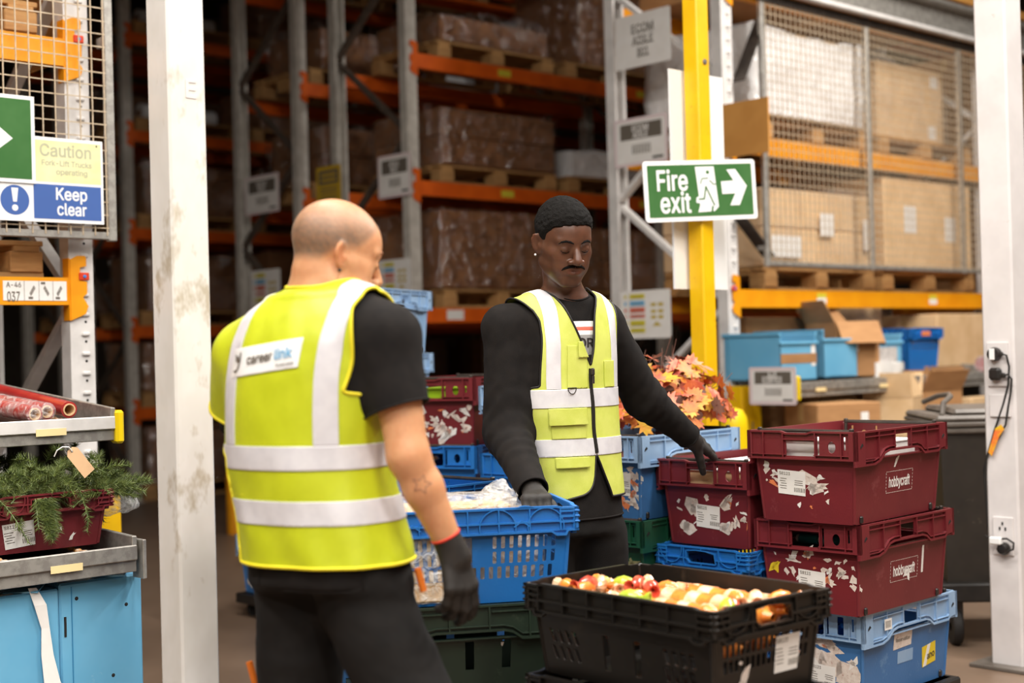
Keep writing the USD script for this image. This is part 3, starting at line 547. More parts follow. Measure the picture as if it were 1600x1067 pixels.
# frame that carries both shelves
fr = thing('shelf_frame', 'galvanised frame posts under the left pick shelves', 'frame', W(tL, nL, 0), YAW)
for x in (-.12, -1.38):
    for y in (.52, .86): part(fr, 'frame_post', bx(x, y, (pL[2] - .09) / 2 + (0 if y < .6 else .23), .04, .03, pL[2] - .09 + (0 if y < .6 else .46)), m_galv)
R_red = mat('red_roll', (176, 48, 46), (160, 40, 40), scale=6, rough=.32, coat=.4)
ty = lambda y, tilt=5.2: math.tan(math.radians(tilt)) * y
for i, (rx, ry, rd, who, fm) in enumerate(((54, 647, 4.66, 'nearest red roll in clear film on the left pick shelf', 1), (73, 643, 4.73, 'middle red roll in clear film on the left pick shelf', 1), (108, 640, 4.80, 'unwrapped bright red roll with an open cardboard core on the left pick shelf', 0), (30, 634, 4.86, 'red roll at the back of the left pick shelf', 1))):
    o = thing('fabric_roll', who, 'roll', (lambda q: W(q[0], nU + (.03, .05, .07, .5)[i], q[1]))(TN(rx, ry, nU + (.03, .05, .07, .5)[i])), YAW - math.pi / 2 + math.radians((6, 4, -3, 2)[i]))
    rr = .0265
    ax_ = ((0, 1, 0), (math.sin(.09), 0, math.cos(.09)), (-math.cos(.09), 0, math.sin(.09)))
    ax_ = (ax_[0], tuple(np.cross(ax_[2], ax_[0])), ax_[2])
    part(o, 'roll_body', tf(lathe([(rr * .72, 0), (rr, 0), (rr, .7), (rr * .72, .7), (rr * .72, 0)], 20), (0, 0, 0), *ax_), R_red)
    part(o, 'core_tube', tf(lathe([(rr * .6, -.003), (rr * .76, -.003), (rr * .76, .69), (rr * .6, .69), (rr * .6, -.003)], 20), (0, 0, 0), *ax_), m_cardl)
    if fm: part(o, 'film', tf(lathe([(.004, -.016), (rr * .7, -.014), (rr + .003, -.004), (rr + .003, .69)], 20), (0, 0, 0), *ax_), m_filmc)
# blue cartons below
def blue_carton(t, n, rz, w, d, h, label):
    o = thing('blue_carton', label, 'box', W(t, n, 0), YAW + rz); part(o, 'carton_body', bx(0, 0, h / 2, w, d, h, .006), m_cblue)
    for q in ((-.3 * w, h - .05), (.3 * w, h - .09), (.12 * w, h - .3)): part(o, 'punch_hole', tf(lathe([(0, 0), (.006, 0), (0, .0015)], 10), (q[0], -d / 2, q[1]), (1, 0, 0), (0, 0, 1), (0, -1, 0)), m_hole)
    part(o, 'slot', bx(-w * .44, -d / 2 - .0005, h - .13, .007, .002, .06), m_hole); part(o, 'slot', bx(.1 * w, 0, h + .0004, .05, .006, .002), m_hole)
    part(o, 'fold_crease', bx(-w * .36, -d / 2 - .0006, h * .5, .003, .002, h * .96), mat('crease_blue', (52, 128, 172), rough=.5) if (LK + 'crease_blue') not in used else LK + 'crease_blue'); used[LK + 'crease_blue'] = 1
    part(o, 'lid_flap', bar((w * .1, -d / 2 + .01, h + .002), (w * .46, -d / 2 + .14, h + .02), .1, .005), m_cblue)
    return o
tq = TN(221, 895, nL + .06)
hB = tq[1]
b1 = blue_carton(tq[0] - .135, nL + .06 + .2, 0, .27, .4, hB, 'tall pale blue carton under the left shelf, right one of the pair')
b2 = blue_carton(tq[0] - .425, nL + .05 + .2, math.radians(2), .29, .4, hB - .012, 'tall pale blue carton under the left shelf, cut by the edge of the photo')
part(b2, 'small_label', bx(-.03, -.17, hB - .0112, .08, .03, .001), m_paper)
st = np.array([(0, .02, 0), (0, -.004, .002), (.02, -.012, -.05), (.035, -.01, -.12), (.038, -.012, -.2), (.05, -.014, -.28), (.08, -.02, -.36), (.095, -.02, -.38)])
sv = []
for k, p in enumerate(st): wv = .006 + .008 * (k % 3) / 2 + .002 * k; sv += [p + [-wv, 0, 0], p + [wv, -.003, 0]]
sf = np.array([[2 * i, 2 * i + 1, 2 * i + 3] for i in range(len(st) - 1)] + [[2 * i, 2 * i + 3, 2 * i + 2] for i in range(len(st) - 1)])
sm = trimesh.Trimesh(np.array(sv), sf, process=False); sm2 = sm.copy(); sm2.invert(); sm2.vertices += [0, .0015, 0]
o = thing('fabric_strap', 'white cloth strap hanging down the front of the blue cartons', 'strap', W(tq[0] - .36, nL + .05, hB), YAW); part(o, 'strap', [sm, sm2], m_paper)
# upright guards
g = thing('upright_guard', 'yellow rack foot guard below the label right of the yellow post', 'guard', W(6.58, 5.1), YAW)
part(g, 'guard_shell', [bx(0, -.045, .54, .17, .012, 1.06, .004), bx(-.085, .0, .54, .012, .1, 1.06, .004), bx(.085, 0, .54, .012, .1, 1.06, .004)], m_yellow); part(g, 'scratch', bx(.005, -.0516, .8, .012, .001, .12), m_grey)
g = thing('upright_guard', 'yellow rack foot guard behind the fir garland at the far left', 'guard', W(2.56, 5.1), YAW)
part(g, 'guard_shell', [bx(0, -.045, .40, .13, .012, .78, .004), bx(-.062, .0, .40, .012, .1, .78, .004), bx(.062, 0, .40, .012, .1, .78, .004)], m_yellow)
bo = at(1147, 670, 7.0)
g = thing('bollard', 'low yellow round-topped bollard behind the autumn leaves', 'bollard', (bo[0], bo[1], 0)); part(g, 'bollard_tube', lathe([(0, 0), (.07, 0), (.07, .9), (.064, .95), (.045, .985), (0, 1.0)], 24), m_yplast)
g = thing('bollard', 'small orange-yellow barrier post far off, left of the man seen from behind', 'bollard', (*at(366, 790, 10.6)[:2], 0)); part(g, 'bollard_tube', lathe([(0, 0), (.06, 0), (.06, .42), (.05, .46), (0, .47)], 18), m_or1)
# right pick shelf
tR, zR = TN(1249, 597, 4.72)
rs = shelf('sloping pick shelf loaded with blue crates and open boxes on the right', tR + 2.35, 4.72, zR, 2.35, .95, 4, False, .05, labels=(.25, .85, 1.5, 2.15))
part(rs, 'end_cap', bx(-2.365, .012, -.035, .03, .05, .14, .008), m_yplast)
parts(rs, 'hanger', [bx(x, .5, -.1, .04, .04, .2) for x in (-.2, -2.2)], m_galv)
zl = zR - .36
ls = shelf('lower right pick shelf with a pile of cardboard boxes, below the blue crates', tR + 2.35, 4.46, zl, 2.3, .9, 1, False, .05)
parts(ls, 'leg', [bx(x, y, -zl / 2 - .04, .04, .04, zl - .08) for x in (-.1, -2.2) for y in (.1, .8)], m_galv)
def onS(px, py, n, dz=0.): t, z = TN(px, py, n); return t
def shz(n, low=False): return (zl + (n - 4.46) * math.tan(math.radians(1)) if low else zR + (n - 4.72) * math.tan(math.radians(4))) - .008
carton(W(onS(1305, 640, 4.68), 4.70, shz(4.75, True)), YAW + math.radians(-22), .42, .34, .24, 'closed brown box with a white stamp below the right pick shelf', m_card, sheet=[(.1, .16, .05, .05)])
for i, (px, n, rz, w, d, h, fl, lab) in enumerate((
    (1395, 4.78, 20, .3, .3, .24, (110, 100, 80, 70), 'small open brown box with splayed flaps below the blue crates'),
    (1445, 4.82, -15, .34, .3, .26, (60, 100, 120, 80), 'open brown box beside the grey bin lid'),
    (1500, 4.86, 8, .36, .3, .2, None, 'flat brown box behind the grey bin'),
    (1226, 5.1, 5, .3, .3, .3, None, 'dark brown box tucked behind the yellow guard'),
    (1340, 5.12, 0, .5, .3, .34, None, 'brown box at the back of the lower right shelf'))):
    carton(W(onS(px, 620, n), n, shz(n, True)), YAW + math.radians(rz), w, d, h, lab, m_card if i % 2 else m_cardl, flaps=fl, tape=fl is None)
# cartons and bins on the right pick shelf
def blue_tote(t, n, z, rz, w, d, h, label, sheet=None, band=None):
    o = thing('blue_bin', label, 'bin', W(t, n, z), YAW + rz)
    part(o, 'bin_body', [bx(0, 0, .004, w, d, .008), bx(0, -d / 2 + .004, h * .4, w, .008, h * .8, .002), bx(0, d / 2 - .004, h / 2, w, .008, h, .002), bx(-w / 2 + .004, 0, h / 2, .008, d, h, .002), bx(w / 2 - .004, 0, h / 2, .008, d, h, .002)], m_cblue)
    part(o, 'rim', [bx(0, -d / 2 - .003, h * .8, w + .02, .016, .018, .003), bx(0, d / 2 + .003, h, w + .02, .016, .018, .003)] + [bar((s * (w / 2 + .003), -d / 2, h), (s * (w / 2 + .003), d / 2, h), .016, .018) for s in (-1, 1)], m_cblue)
    if sheet: part(o, 'label_sheet', bx(*sheet[:1], -d / 2 - .001, sheet[1], sheet[2], .001, sheet[3]), m_paper if len(sheet) < 5 else sheet[4])
    if band: part(o, 'brown_band', bx(0, -d / 2 - .0012, band, w, .0015, .055), m_card)
    return o
blue_tote(6.70, 5.0, shz(5.0), 0, .34, .4, .26, 'pale blue bin with a brown paper band on the right pick shelf', band=.12, sheet=(.14, .14, .04, .13))
blue_tote(7.13, 5.06, shz(5.06), 0, .34, .5, .27, 'pale blue bin behind the tipped cardboard box on the right pick shelf')
blue_tote(TN(1370, 560, 4.85)[0], 5.06, shz(5.06), math.radians(-3), .5, .45, .24, 'pale blue bin with a silver label on the right pick shelf', sheet=(.08, .1, .24, .13, mat('silver_label', (206, 200, 196), (176, 170, 166), scale=60, rough=.5)))
b = carton(W(7.40, 4.98, shz(4.98)), YAW + math.radians(-24), .3, .34, .33, 'tall open cardboard box with a leaning flap on the right pick shelf', m_card, flaps=(-60, 35, 60, -70), tape=False)
part(b, 'paper_scrap', bx(-.03, -.172, .22, .07, .001, .14), m_paper)
carton(W(7.2, 5.46, shz(5.46)), YAW, .62, .3, .34, 'brown carton at the back of the right pick shelf, left side', m_card); carton(W(8.15, 5.48, shz(5.48)), YAW, .5, .3, .4, 'pale carton standing at the back of the right pick shelf, middle', m_cardl)
carton(W(9.0, 5.3, shz(5.3)), YAW, .75, .5, .36, 'wide cardboard box on the right pick shelf beside the service post', m_cardl)
o = thing('fabric_roll', 'pinkish red film-wrapped roll lying at the right end of the right pick shelf', 'roll', W(9.0, 4.83, shz(4.83) + .05), YAW + .2)
part(o, 'roll_body', cyl((-.3, 0, 0), (.3, 0, 0), .05, 18), R_red); part(o, 'film', cyl((-.31, 0, 0), (.31, 0, 0), .054, 18), m_filmc)
o = thing('paper_bundle', 'crumpled white paper on the right pick shelf', 'paper', W(7.58, 4.84, shz(4.84)), YAW); part(o, 'paper', crinkle(.26, .14, .05, 61, .03, .03, .03), m_paper, smooth=True)
# grey wheeled bin
o = thing('wheeled_bin', 'dark grey lidded bin on a trolley, left of the white service post', 'bin', (2.14, 6.33, 0), math.radians(-4))
cage = [(-.29, -.28, .27), (.29, -.28, .27), (.29, .28, .27), (-.29, .28, .27), (-.31, -.3, .915), (.31, -.3, .915), (.31, .3, .915), (-.31, .3, .915)]
mm = manifold3d.Manifold.hull_points(np.array(cage)).to_mesh(); part(o, 'bin_body', trimesh.Trimesh(mm.vert_properties[:, :3], mm.tri_verts, process=False), m_bin)
part(o, 'rim_band', [bx(0, 0, .915, .66, .64, .022, .006), bx(0, 0, .942, .67, .65, .022, .006)], m_grey)
ld = part(o, 'lid', [bx(0, 0, .965, .66, .64, .03, .012), bx(.03, 0, .99, .56, .56, .03, .014)], m_grey); part(ld, 'handle', tube([(-.28, -.22, 0.98), (-.27, -.2, 1.03), (-.22, -.12, 1.055), (-.2, 0, 1.06), (-.22, .12, 1.05), (-.27, .2, 1.02)], .012, 8), m_grey)
part(o, 'trolley_deck', bx(.02, 0, .23, .7, .66, .08, .008), m_black); part(o, 'bumper', bx(.3, -.335, .23, .12, .02, .1, .006), m_grey)
for x in (-.26, .3):
    for y in (-.26, .26): wl = part(o, 'wheel', tf(lathe([(.02, -.02), (.075, -.02), (.08, -.012), (.08, .012), (.075, .02), (.02, .02)], 22), (x, y, .08), (0, 1, 0), (0, 0, 1), (1, 0, 0)), m_rubber); part(wl, 'fork', bx(x, y, .15, .06, .05, .1), m_dsteel)
# ------------------------------------------------------------------ plastic crates
def plastic(name, c, c2, scuff): return mat(name, c, c2, scale=4, rough=.42, lo=.35, hi=.65, c3=scuff, s3=11, lo3=.6, hi3=.78, bump=.05, bscale=150, rvar=.1)
m_maroon = plastic('maroon_plastic', (112, 36, 41), (103, 32, 38), (138, 70, 72))
m_lblue = plastic('faded_blue_plastic', (148, 176, 206), (130, 164, 200), (186, 202, 220))
m_mblue = plastic('worn_blue_plastic', (62, 112, 166), (56, 106, 160), (112, 152, 192))
m_bblue = plastic('bright_blue_plastic', (34, 112, 188), (30, 106, 180), (66, 132, 196))
m_dgreen = plastic('dark_green_plastic', (36, 50, 38), (32, 44, 34), (70, 80, 66))
m_mgreen = plastic('green_plastic', (24, 76, 52), (22, 68, 46), (60, 96, 78))
m_bk = plastic('black_crate_plastic', (25, 21, 17), (21, 18, 15), (58, 48, 38))
m_scrap = mat('torn_paper', (224, 212, 202), (208, 192, 180), scale=60, rough=.8, c3=(170, 120, 110), s3=90, lo3=.6, hi3=.66)
m_scrapw = mat('torn_white', (230, 226, 220), rough=.7); m_scrapy = mat('torn_yellow', (226, 196, 40), rough=.6); m_scrapo = mat('torn_orange', (226, 130, 80), rough=.6)
HL, HS = .3, .2
class Walls:                                           # maps (s right, z up, o outward) on a crate's four walls
    def __init__(s, h, ztop, bt=(.277, .18), bb=(.262, .165)): s.h, s.zt, s.bt, s.bb = h, ztop, bt, bb
    def body(s, side):
        hx = lambda z: s.bb[0] + (s.bt[0] - s.bb[0]) * z / s.zt; hy = lambda z: s.bb[1] + (s.bt[1] - s.bb[1]) * z / s.zt
        def f(v):
            a, z, o = v[:, 0], v[:, 1], v[:, 2]
            if side in 'fb': k = -1 if side == 'f' else 1; return np.stack([-k * a * hx(z) / s.bt[0], k * (hy(z) + o), z], 1)
            k = -1 if side == 'l' else 1; return np.stack([k * (hx(z) + o), k * a * hy(z) / s.bt[1], z], 1)
        return f
    def rim(s, side):
        def f(v):
            a, z, o = v[:, 0], v[:, 1], v[:, 2]
            if side in 'fb': k = -1 if side == 'f' else 1; return np.stack([-k * a, k * (HS + o), z], 1)
            k = -1 if side == 'l' else 1; return np.stack([k * (HL + o), k * a, z], 1)
        return f
def fixn(m):
    if m.volume < 0: m.invert()
    return m
def vslots(xs, zs, w=.009, h=.03): return [sbox(x - w / 2, z - h / 2, x + w / 2, z + h / 2).buffer(.003, 2) for x in xs for z in zs]
CACHE = {}
def crate(kind, name, label, m, loc, rz, h=.29, mrim=None, uhole=False, arms=True, group=None, handle_side=-1, cat='crate', long_open=True):
    o = thing(name, label, cat, loc, rz, group); mrim = mrim or m
    ch = .085 if kind == 'A' else (.062 if h > .21 else .05); zt = h - ch; Wm = Walls(h, zt); body = [bx(0, 0, .003, Wm.bb[0] * 2, Wm.bb[1] * 2, .006)]; rim = []
    key = (kind, m is m_maroon and kind == 'V', m is m_bk, m is m_dgreen, round(h, 4), uhole, long_open)
    for side in ('fblr' if key not in CACHE else ''):
        lng = side in 'fb'; half = Wm.bt[0 if lng else 1]; HH = HL if lng else HS
        wall = sbox(-half, 0, half, zt); holes = []
        if kind == 'V' and lng and h > .21:
            a, b, c_ = zt - .028, zt - .068, zt - .108
            hs_ = np.concatenate([np.arange(-.24, -.075, .023), np.arange(.075, .25, .023)])
            if m is m_bk: holes = [affinity.skew(q, -18) for q in vslots(np.concatenate([np.arange(-.23, -.14, .026), np.arange(.14, .24, .026)]), [a - .03, a - .07], .008, .026)] + vslots((-.05, .05), [a - .05], .014, .075)
            else: holes = vslots(hs_, [a], .005, .026) + vslots(hs_, [b], .005, .026) + vslots(np.arange(-.24, .25, .0235), [c_], .006, .026) + [sbox(-.012, b - .01, .014, a + .016)]
        elif kind == 'V' and not lng and m is not m_maroon: holes = vslots(np.arange(-.14, .15, .019), [zt - .035, zt - .07], .007, .022)
        elif kind == 'A' and m is m_dgreen: holes = [sbox(x - .012, zt - .085, x + .012, zt - .01) for x in (-.15, 0, .1)]
        for q in holes: wall = wall.difference(q)
        w = fixn(vmap(ext(wall, .004, -.004), Wm.body(side))); body.append(w)
        z0 = h - ch
        if kind == 'A':
            if lng:
                low = [(-HH, z0 - .018), (-.185, z0 - .018), (-.15, z0 - .008), (-.12, z0 + .014), (-.09, z0 + .02), (.09, z0 + .02), (.115, z0 + .014), (.14, z0 - .004), (.24, z0 - .004), (.25, z0 + .006), (HH, z0 + .012)]
                if side == 'b': low = [(-x, z) for x, z in low][::-1]
                top = [(HH, h), (-HH, h)]; op = [sbox(-.05, z0 + .024, .046, h - .018)] if long_open else []; ribs = [-.055, .052, -.052 - .105, .16]
                solid = [sbox(-HH, z0 - .02, -HH + .055, h), sbox(HH - .055, z0 - .0, HH, h)]
            else:
                low = [(-HH, z0), (HH, z0)]; wave = [(-HH, h), (-.075, h), (-.055, h - .006), (.02, h - .006), (.04, h), (HH, h)]; top = wave[::-1]
                op = [sbox(-.058, z0 + .008, .046, h - .03), sbox(.056, z0 + .012, .064, h - .014), sbox(.150, z0 + .03, .158, h - .014)]
                op.append(sbox(.1, z0 + .018, .116, h - .016).buffer(.004) if uhole else affinity.scale(Point(.108, z0 + .038).buffer(.0165), .85, 1.1))
                ribs = [-.066, .052, .145, -.14]; solid = [sbox(-HH, z0, -HH + .012, h), sbox(HH - .028, z0, HH, h)]
            pol = Polygon(low + top); 
            for q in op: pol = pol.difference(q)
            lowb = LineString(low).buffer(.003, cap_style=2); topb = LineString(top).buffer(.003, cap_style=2)
            rp = [lowb, topb, LineString([(a, z + .012) for a, z in low]).buffer(.0012, cap_style=2)] + [sbox(a - .002, z0 - .01, a + .002, h) for a in ribs] + solid
            if not lng: rp.append(LineString([(-.066, h - .024), (.052, h - .024)]).buffer(.0018))
            else: rp += [LineString([(a, h - .016), (b, h - .016)]).buffer(.0016) for a, b in ((-.24, -.06), (.06, .24))]
            rp = unary_union(rp).intersection(Polygon(low + top).buffer(.003))
            for q in op: rp = rp.difference(q)
            rim += [fixn(vmap(ext(pol, .004, -.012), Wm.rim(side))), fixn(vmap(ext(rp, .011, -.011), Wm.rim(side)))]
        else:
            low = [(-HH, z0), (-HH + .03, z0), (-HH + .036, z0 - .012), (-HH + .06, z0 - .012), (-HH + .075, z0 - .002), (HH - .075, z0 - .002), (HH - .06, z0 - .012), (HH - .036, z0 - .012), (HH - .03, z0), (HH, z0)]
            top = [(HH, h - .004), (HH - .045, h - .004), (HH - .06, h), (-HH + .06, h), (-HH + .045, h - .004), (-HH, h - .004)]; op = []; rp = []
            if not lng: op = [Polygon([(-.062, h - .014), (-.02, h - .01), (.02, h - .012), (.055, h - .018), (.06, h - .05), (-.05, h - .05), (-.062, h - .038)])]
            if lng and m is not m_bk:
                for c_ in (-.21, -.08, .08, .21):
                    arc = Point(c_, z0 + .012).buffer(.05, 16).difference(Point(c_, z0 + .012).buffer(.0472, 16)); rp.append(arc.intersection(sbox(-1, z0, 1, h + .02)))
                rp += [LineString([(c_ + .045, z0 + .014), (c_ + .065, z0 + .028), (c_ + .085, z0 + .014)]).buffer(.0018) for c_ in (-.21, .08)]
            elif not lng: rp += [Point(c_, h - .01).buffer(.048, 16).difference(Point(c_, h - .01).buffer(.045, 16)).intersection(sbox(-1, z0 - .01, 1, h)) for c_ in (-.13, .12)] + [op[0].buffer(.004).difference(op[0])]
            pol = Polygon(low + top).buffer(0)
            for q in op: pol = pol.difference(q)
            blk = [LineString([(s * (HH - .05), z), (s * HH, z)]).buffer(.003) for s in (-1, 1) for z in (h - .012, h - .026, h - .04)]
            rp += [LineString(low).buffer(.0028, cap_style=2), LineString(top).buffer(.0028, cap_style=2), LineString([(-HH + .05, z0 + .024), (HH - .05, z0 + .024)]).buffer(.0022 if m is not m_bk else .003)] + [sbox(a - .0018, z0, a + .0018, h) for a in np.linspace(-HH + .05, HH - .05, 7 if lng else 5)] + blk
            rp = unary_union(rp).intersection(Polygon(low + top).buffer(.003))
            for q in op: rp = rp.difference(q)
            rim += [fixn(vmap(ext(pol, .004, -.012), Wm.rim(side))), fixn(vmap(ext(rp, .011, -.011), Wm.rim(side)))]
    fl = ext(sbox(-HL + .004, -HS + .004, HL - .004, HS - .004).difference(sbox(-Wm.bt[0] + .003, -Wm.bt[1] + .003, Wm.bt[0] - .003, Wm.bt[1] - .003)), .004, h - ch - .002); rim.append(fl)
    rim += [bx(sx * (HL - .008), sy * (HS - .008), h - ch / 2, .016, .016, ch, .004) for sx in (-1, 1) for sy in (-1, 1)]
    body += [tube([(sx * (Wm.bb[0] - .002), sy * (Wm.bb[1] - .002), .004), (sx * (Wm.bt[0] - .002), sy * (Wm.bt[1] - .002), zt)], .006, 8) for sx in (-1, 1) for sy in (-1, 1)]
    if key not in CACHE: CACHE[key] = (trimesh.util.concatenate(body), trimesh.util.concatenate(rim))
    part(o, 'crate_body', CACHE[key][0], m, smooth=False); part(o, 'crate_rim', CACHE[key][1], mrim, smooth=False)
    if kind == 'A' and arms:
        for x in (-HL + .028, HL - .03):
            part(o, 'bale_arm', [tube([(x, -.17, h - .045), (x, -.168, h - .004), (x, -.16, h + .002), (x, .16, h + .002), (x, .168, h - .004), (x, .17, h - .045)], .006, 8), bx(x, -.168, h + .004, .016, .012, .016, .003), bx(x, .168, h + .004, .016, .012, .016, .003)], m_dsteel)
        for sx in (-1, 1): part(o, 'foot_lug', [bx(sx * (Wm.bb[0] - .035), -Wm.bb[1] - .003, .014, .016, .01, .024, .004)], m_black)
        for sx in (-1, 1): part(o, 'latch_hole', vmap(ext(Polygon([(sx * .268 - .008, h - .05), (sx * .268 + .01, h - .04), (sx * .268 + .003, h - .034), (sx * .268 - .006, h - .042)]), .0012), Wm.rim('f')), m_hole)
    o_ = (o, Wm, h, zt); return o_
def decal(c, side, name, mesh2, m, s, z, o=.0004, rot=0., label=None, kind=None, par=None, rimside=False):
    M_ = mesh2.copy() if not isinstance(mesh2, list) else trimesh.util.concatenate(mesh2)
    if rot: rotz(M_, rot)
    M_.apply_translation((s, z, o)); M_ = fixn(vmap(M_, (c[1].rim if rimside else c[1].body)(side)))
    return part(par or c[0], name, M_, m, label, smooth=False, kind=kind)
def sheet(c, side, s, z, w=.105, h=.078, rot=-.06, code='S8123'):
    p = decal(c, side, 'label_sheet', ext(sbox(-w / 2, -h / 2, w / 2, h / 2), .0006), m_paper, s, z, .0008, rot)
    pr = [text(code, .0095, .0002).apply_translation((-w * .24, h * .36, .0006))]
    R = random.Random(int(s * 1000) + int(z * 1000))
    for i in range(5): pr.append(bx(-w * .36 + .008 * R.random(), h * (.14 - i * .1), .0007, .02 + .012 * R.random(), .0022, .0002))
    for i in range(3): pr.append(bx(w * .26, h * (.1 - i * .085), .0007, .034 - .01 * R.random(), .0022, .0002))
    for i in range(14): pr.append(bx(w * .1 + i * .0031, -h * .28, .0007, .0012 + .0009 * (i * 5 % 3 == 0), .014, .0002))
    q = trimesh.util.concatenate(pr); rotz(q, rot); decal(c, side, 'print', q, m_inkg, s, z, .0008, par=p)
def scraps(c, side, spec, seed, m=None):
    R = np.random.default_rng(seed)
    for k, (s, z, r) in enumerate(spec):
        for j in range(1 + (r > .014)):
            mm = m or (m_scrap if R.random() < .72 else m_scrapw if R.random() < .75 else m_scrapo)
            g = blob(R, r * 1.3, 9, .62, R.uniform(.6, 1.9), R.uniform(.4, 1.0)); decal(c, side, 'sticker_scrap', ext(g, .0006), mm, s + R.normal() * r * .8 * (j > 0), z + R.normal() * r * .6 * (j > 0), .0004, R.uniform(-1, 1))
def cloud(R, n, s0, s1, z0, z1, r0=.004, r1=.02): return [(R.uniform(s0, s1), R.uniform(z0, z1), R.uniform(r0, r1)) for _ in range(n)]
def near(nx, ny, yaw, h, ztop):                        # crate whose near corner (short wall on its left, long wall on its right) is at nx, ny
    y = math.radians(yaw); L = np.array([-math.cos(y), math.sin(y)]); R_ = np.array([math.sin(y), math.cos(y)]); c = np.array([nx, ny]) + L * HS + R_ * HL
    return (c[0], c[1], ztop - h), math.pi / 2 - y
def logo(c, s, z, torn=0):
    p = decal(c, 'f', 'printed_logo', text('hobbycraft', .032, .0004, w=.14), m_scrapw, s, z, .0006, label='white printed word on the maroon wall')
    ds = []
    for i in range(17): ds += [bx(-.084 + i * .0105, y, 0, .006, .0018, .0004) for y in (-.034, .034)]
    for i in range(6): ds += [bx(x, -.028 + i * .0112, 0, .0018, .006, .0004) for x in (-.088, .088)]
    decal(c, 'f', 'stitch_border', ds, m_scrap, s, z, .0006, par=p)
R9 = np.random.default_rng(9)
def dolly(loc, rz, label, h=.13):
    o = thing('dolly', label, 'dolly', (loc[0], loc[1], 0), rz)
    part(o, 'dolly_deck', [bx(0, 0, h - .028, .61, .41, .05, .006), bx(0, 0, h - .006, .56, .36, .006)], m_black); 
    for s in (-1, 1): part(o, 'lightening_slot', bx(0, s * .206, h - .028, .3, .003, .012), m_hole)
    for x in (-.24, .24):
        for y in (-.14, .14): part(o, 'castor', [tf(lathe([(.006, -.012), (.034, -.012), (.036, -.008), (.036, .008), (.034, .012), (.006, .012)], 16), (x, y, .0365), (1, 0, 0), (0, 0, 1), (0, -1, 0)), bx(x, y + .016, .05, .02, .004, .06), bx(x, y - .016, .05, .02, .004, .06), bx(x, y, h - .052, .05, .05, .006)], m_rubber)
# maroon stack on the right
l, r = near(1.05, 4.375, 43.5, .29, 1.022); M1 = crate('A', 'maroon_crate', 'maroon crate on top of the right stack, with an intact white logo', m_maroon, l, r)
sheet(M1, 'l', -.055, .125); scraps(M1, 'l', [(-.145, .165, .016), (-.12, .15, .016), (-.15, .13, .007), (-.12, .112, .018), (-.1, .112, .014), (.0, .15, .012), (.02, .145, .018), (.03, .13, .02), (.045, .12, .018), (.05, .105, .018), (.065, .115, .012), (.075, .1, .01), (.08, .07, .012), (-.03, .055, .008), (.015, .05, .009)], 3); decal(M1, 'l', 'torn_sheet', ext(blob(R9, .05, 10, .4, 1, .6), .0005), m_scrap, .0, .14, .0002)
logo(M1, .01, .118); decal(M1, 'f', 'scrap_flash', ext(Polygon([(0, 0), (.008, .0), (.04, .042), (.012, .028)]), .0006), m_scrapw, -.03, .165)
l, r = near(1.067, 4.43, 45, .29, .726); M2 = crate('A', 'maroon_crate', 'maroon crate in the middle of the right stack, with a white strip', m_maroon, l, r)
sheet(M2, 'l', .0, .095); scraps(M2, 'l', cloud(np.random.default_rng(5), 22, -.14, .16, .1, .185, .006, .02) + [(.16, .12, .016), (.165, .09, .016)], 6); scraps(M2, 'l', [(-.14, .135, .02)], 61, m_scrapy)
logo(M2, .005, .12); decal(M2, 'f', 'scrap_flash', ext(Polygon([(-.02, .01), (.02, .01), (.022, -.03), (.012, -.026), (.006, -.012), (-.01, -.012)]), .0006), m_scrapw, .02, .108); decal(M2, 'f', 'white_strip', ext(sbox(-.006, -.045, .006, .045), .0006), m_scrapw, .125, .14)
l, r = near(1.095, 4.53, 45.5, .29, .428); B3 = crate('A', 'blue_crate', 'pale-rimmed blue crate at the bottom of the right stack, with a yellow sticker', m_mblue, l, r, mrim=m_lblue, uhole=True)
dolly(l, r, 'black dolly under the right-hand stack of crates', .135)
sheet(B3, 'l', .02, .07); scraps(B3, 'l', cloud(np.random.default_rng(7), 14, -.12, .17, .05, .18, .015, .034), 8)
for k in range(3): decal(B3, 'l', 'torn_sheet', ext(blob(R9, .07, 11, .35, 1, .8), .0004), m_scrap, -.02 + k * .07, .13 - .02 * k, .0002)
yl = decal(B3, 'f', 'yellow_sticker', ext(sbox(-.045, -.035, .045, .035), .0006), m_scrapy, .15, .095, .0006, .12); decal(B3, 'f', 'torn_stripe', ext(Polygon([(-.04, -.035), (-.02, -.035), (.012, .035), (-.008, .035)]), .0005), m_scrapw, .15, .095, .0012, .12, par=yl); decal(B3, 'f', 'handwriting', text('ano', .022, .0004).apply_translation((.012, -.004, 0)), m_ink, .15, .095, .0014, .14, par=yl)
sk = decal(B3, 'f', 'torn_label', ext(Polygon([(-.06, -.03), (.055, -.026), (.06, .028), (.02, .02), (-.02, .03), (-.055, .022)]), .0006), m_scrap, -.03, .175, .0006); decal(B3, 'f', 'print', text('Reservation', .012, .0004, w=.09), m_inkg, -.03, .175, .0012, par=sk)
bs_ = decal(B3, 'f', 'barcode_sticker', ext(sbox(-.022, -.018, .022, .018), .0006), m_scrapw, -.155, .245, .0004, rimside=True); decal(B3, 'f', 'print', [bx(-.016 + i * .003, 0, 0, .0014, .022, .0004) for i in range(11)], m_inkg, -.155, .245, .001, par=bs_, rimside=True)
decal(B3, 'f', 'scuff_patch', ext(sbox(-.05, -.02, .05, .02), .0004), m_lblue, -.01, .115, .0004)
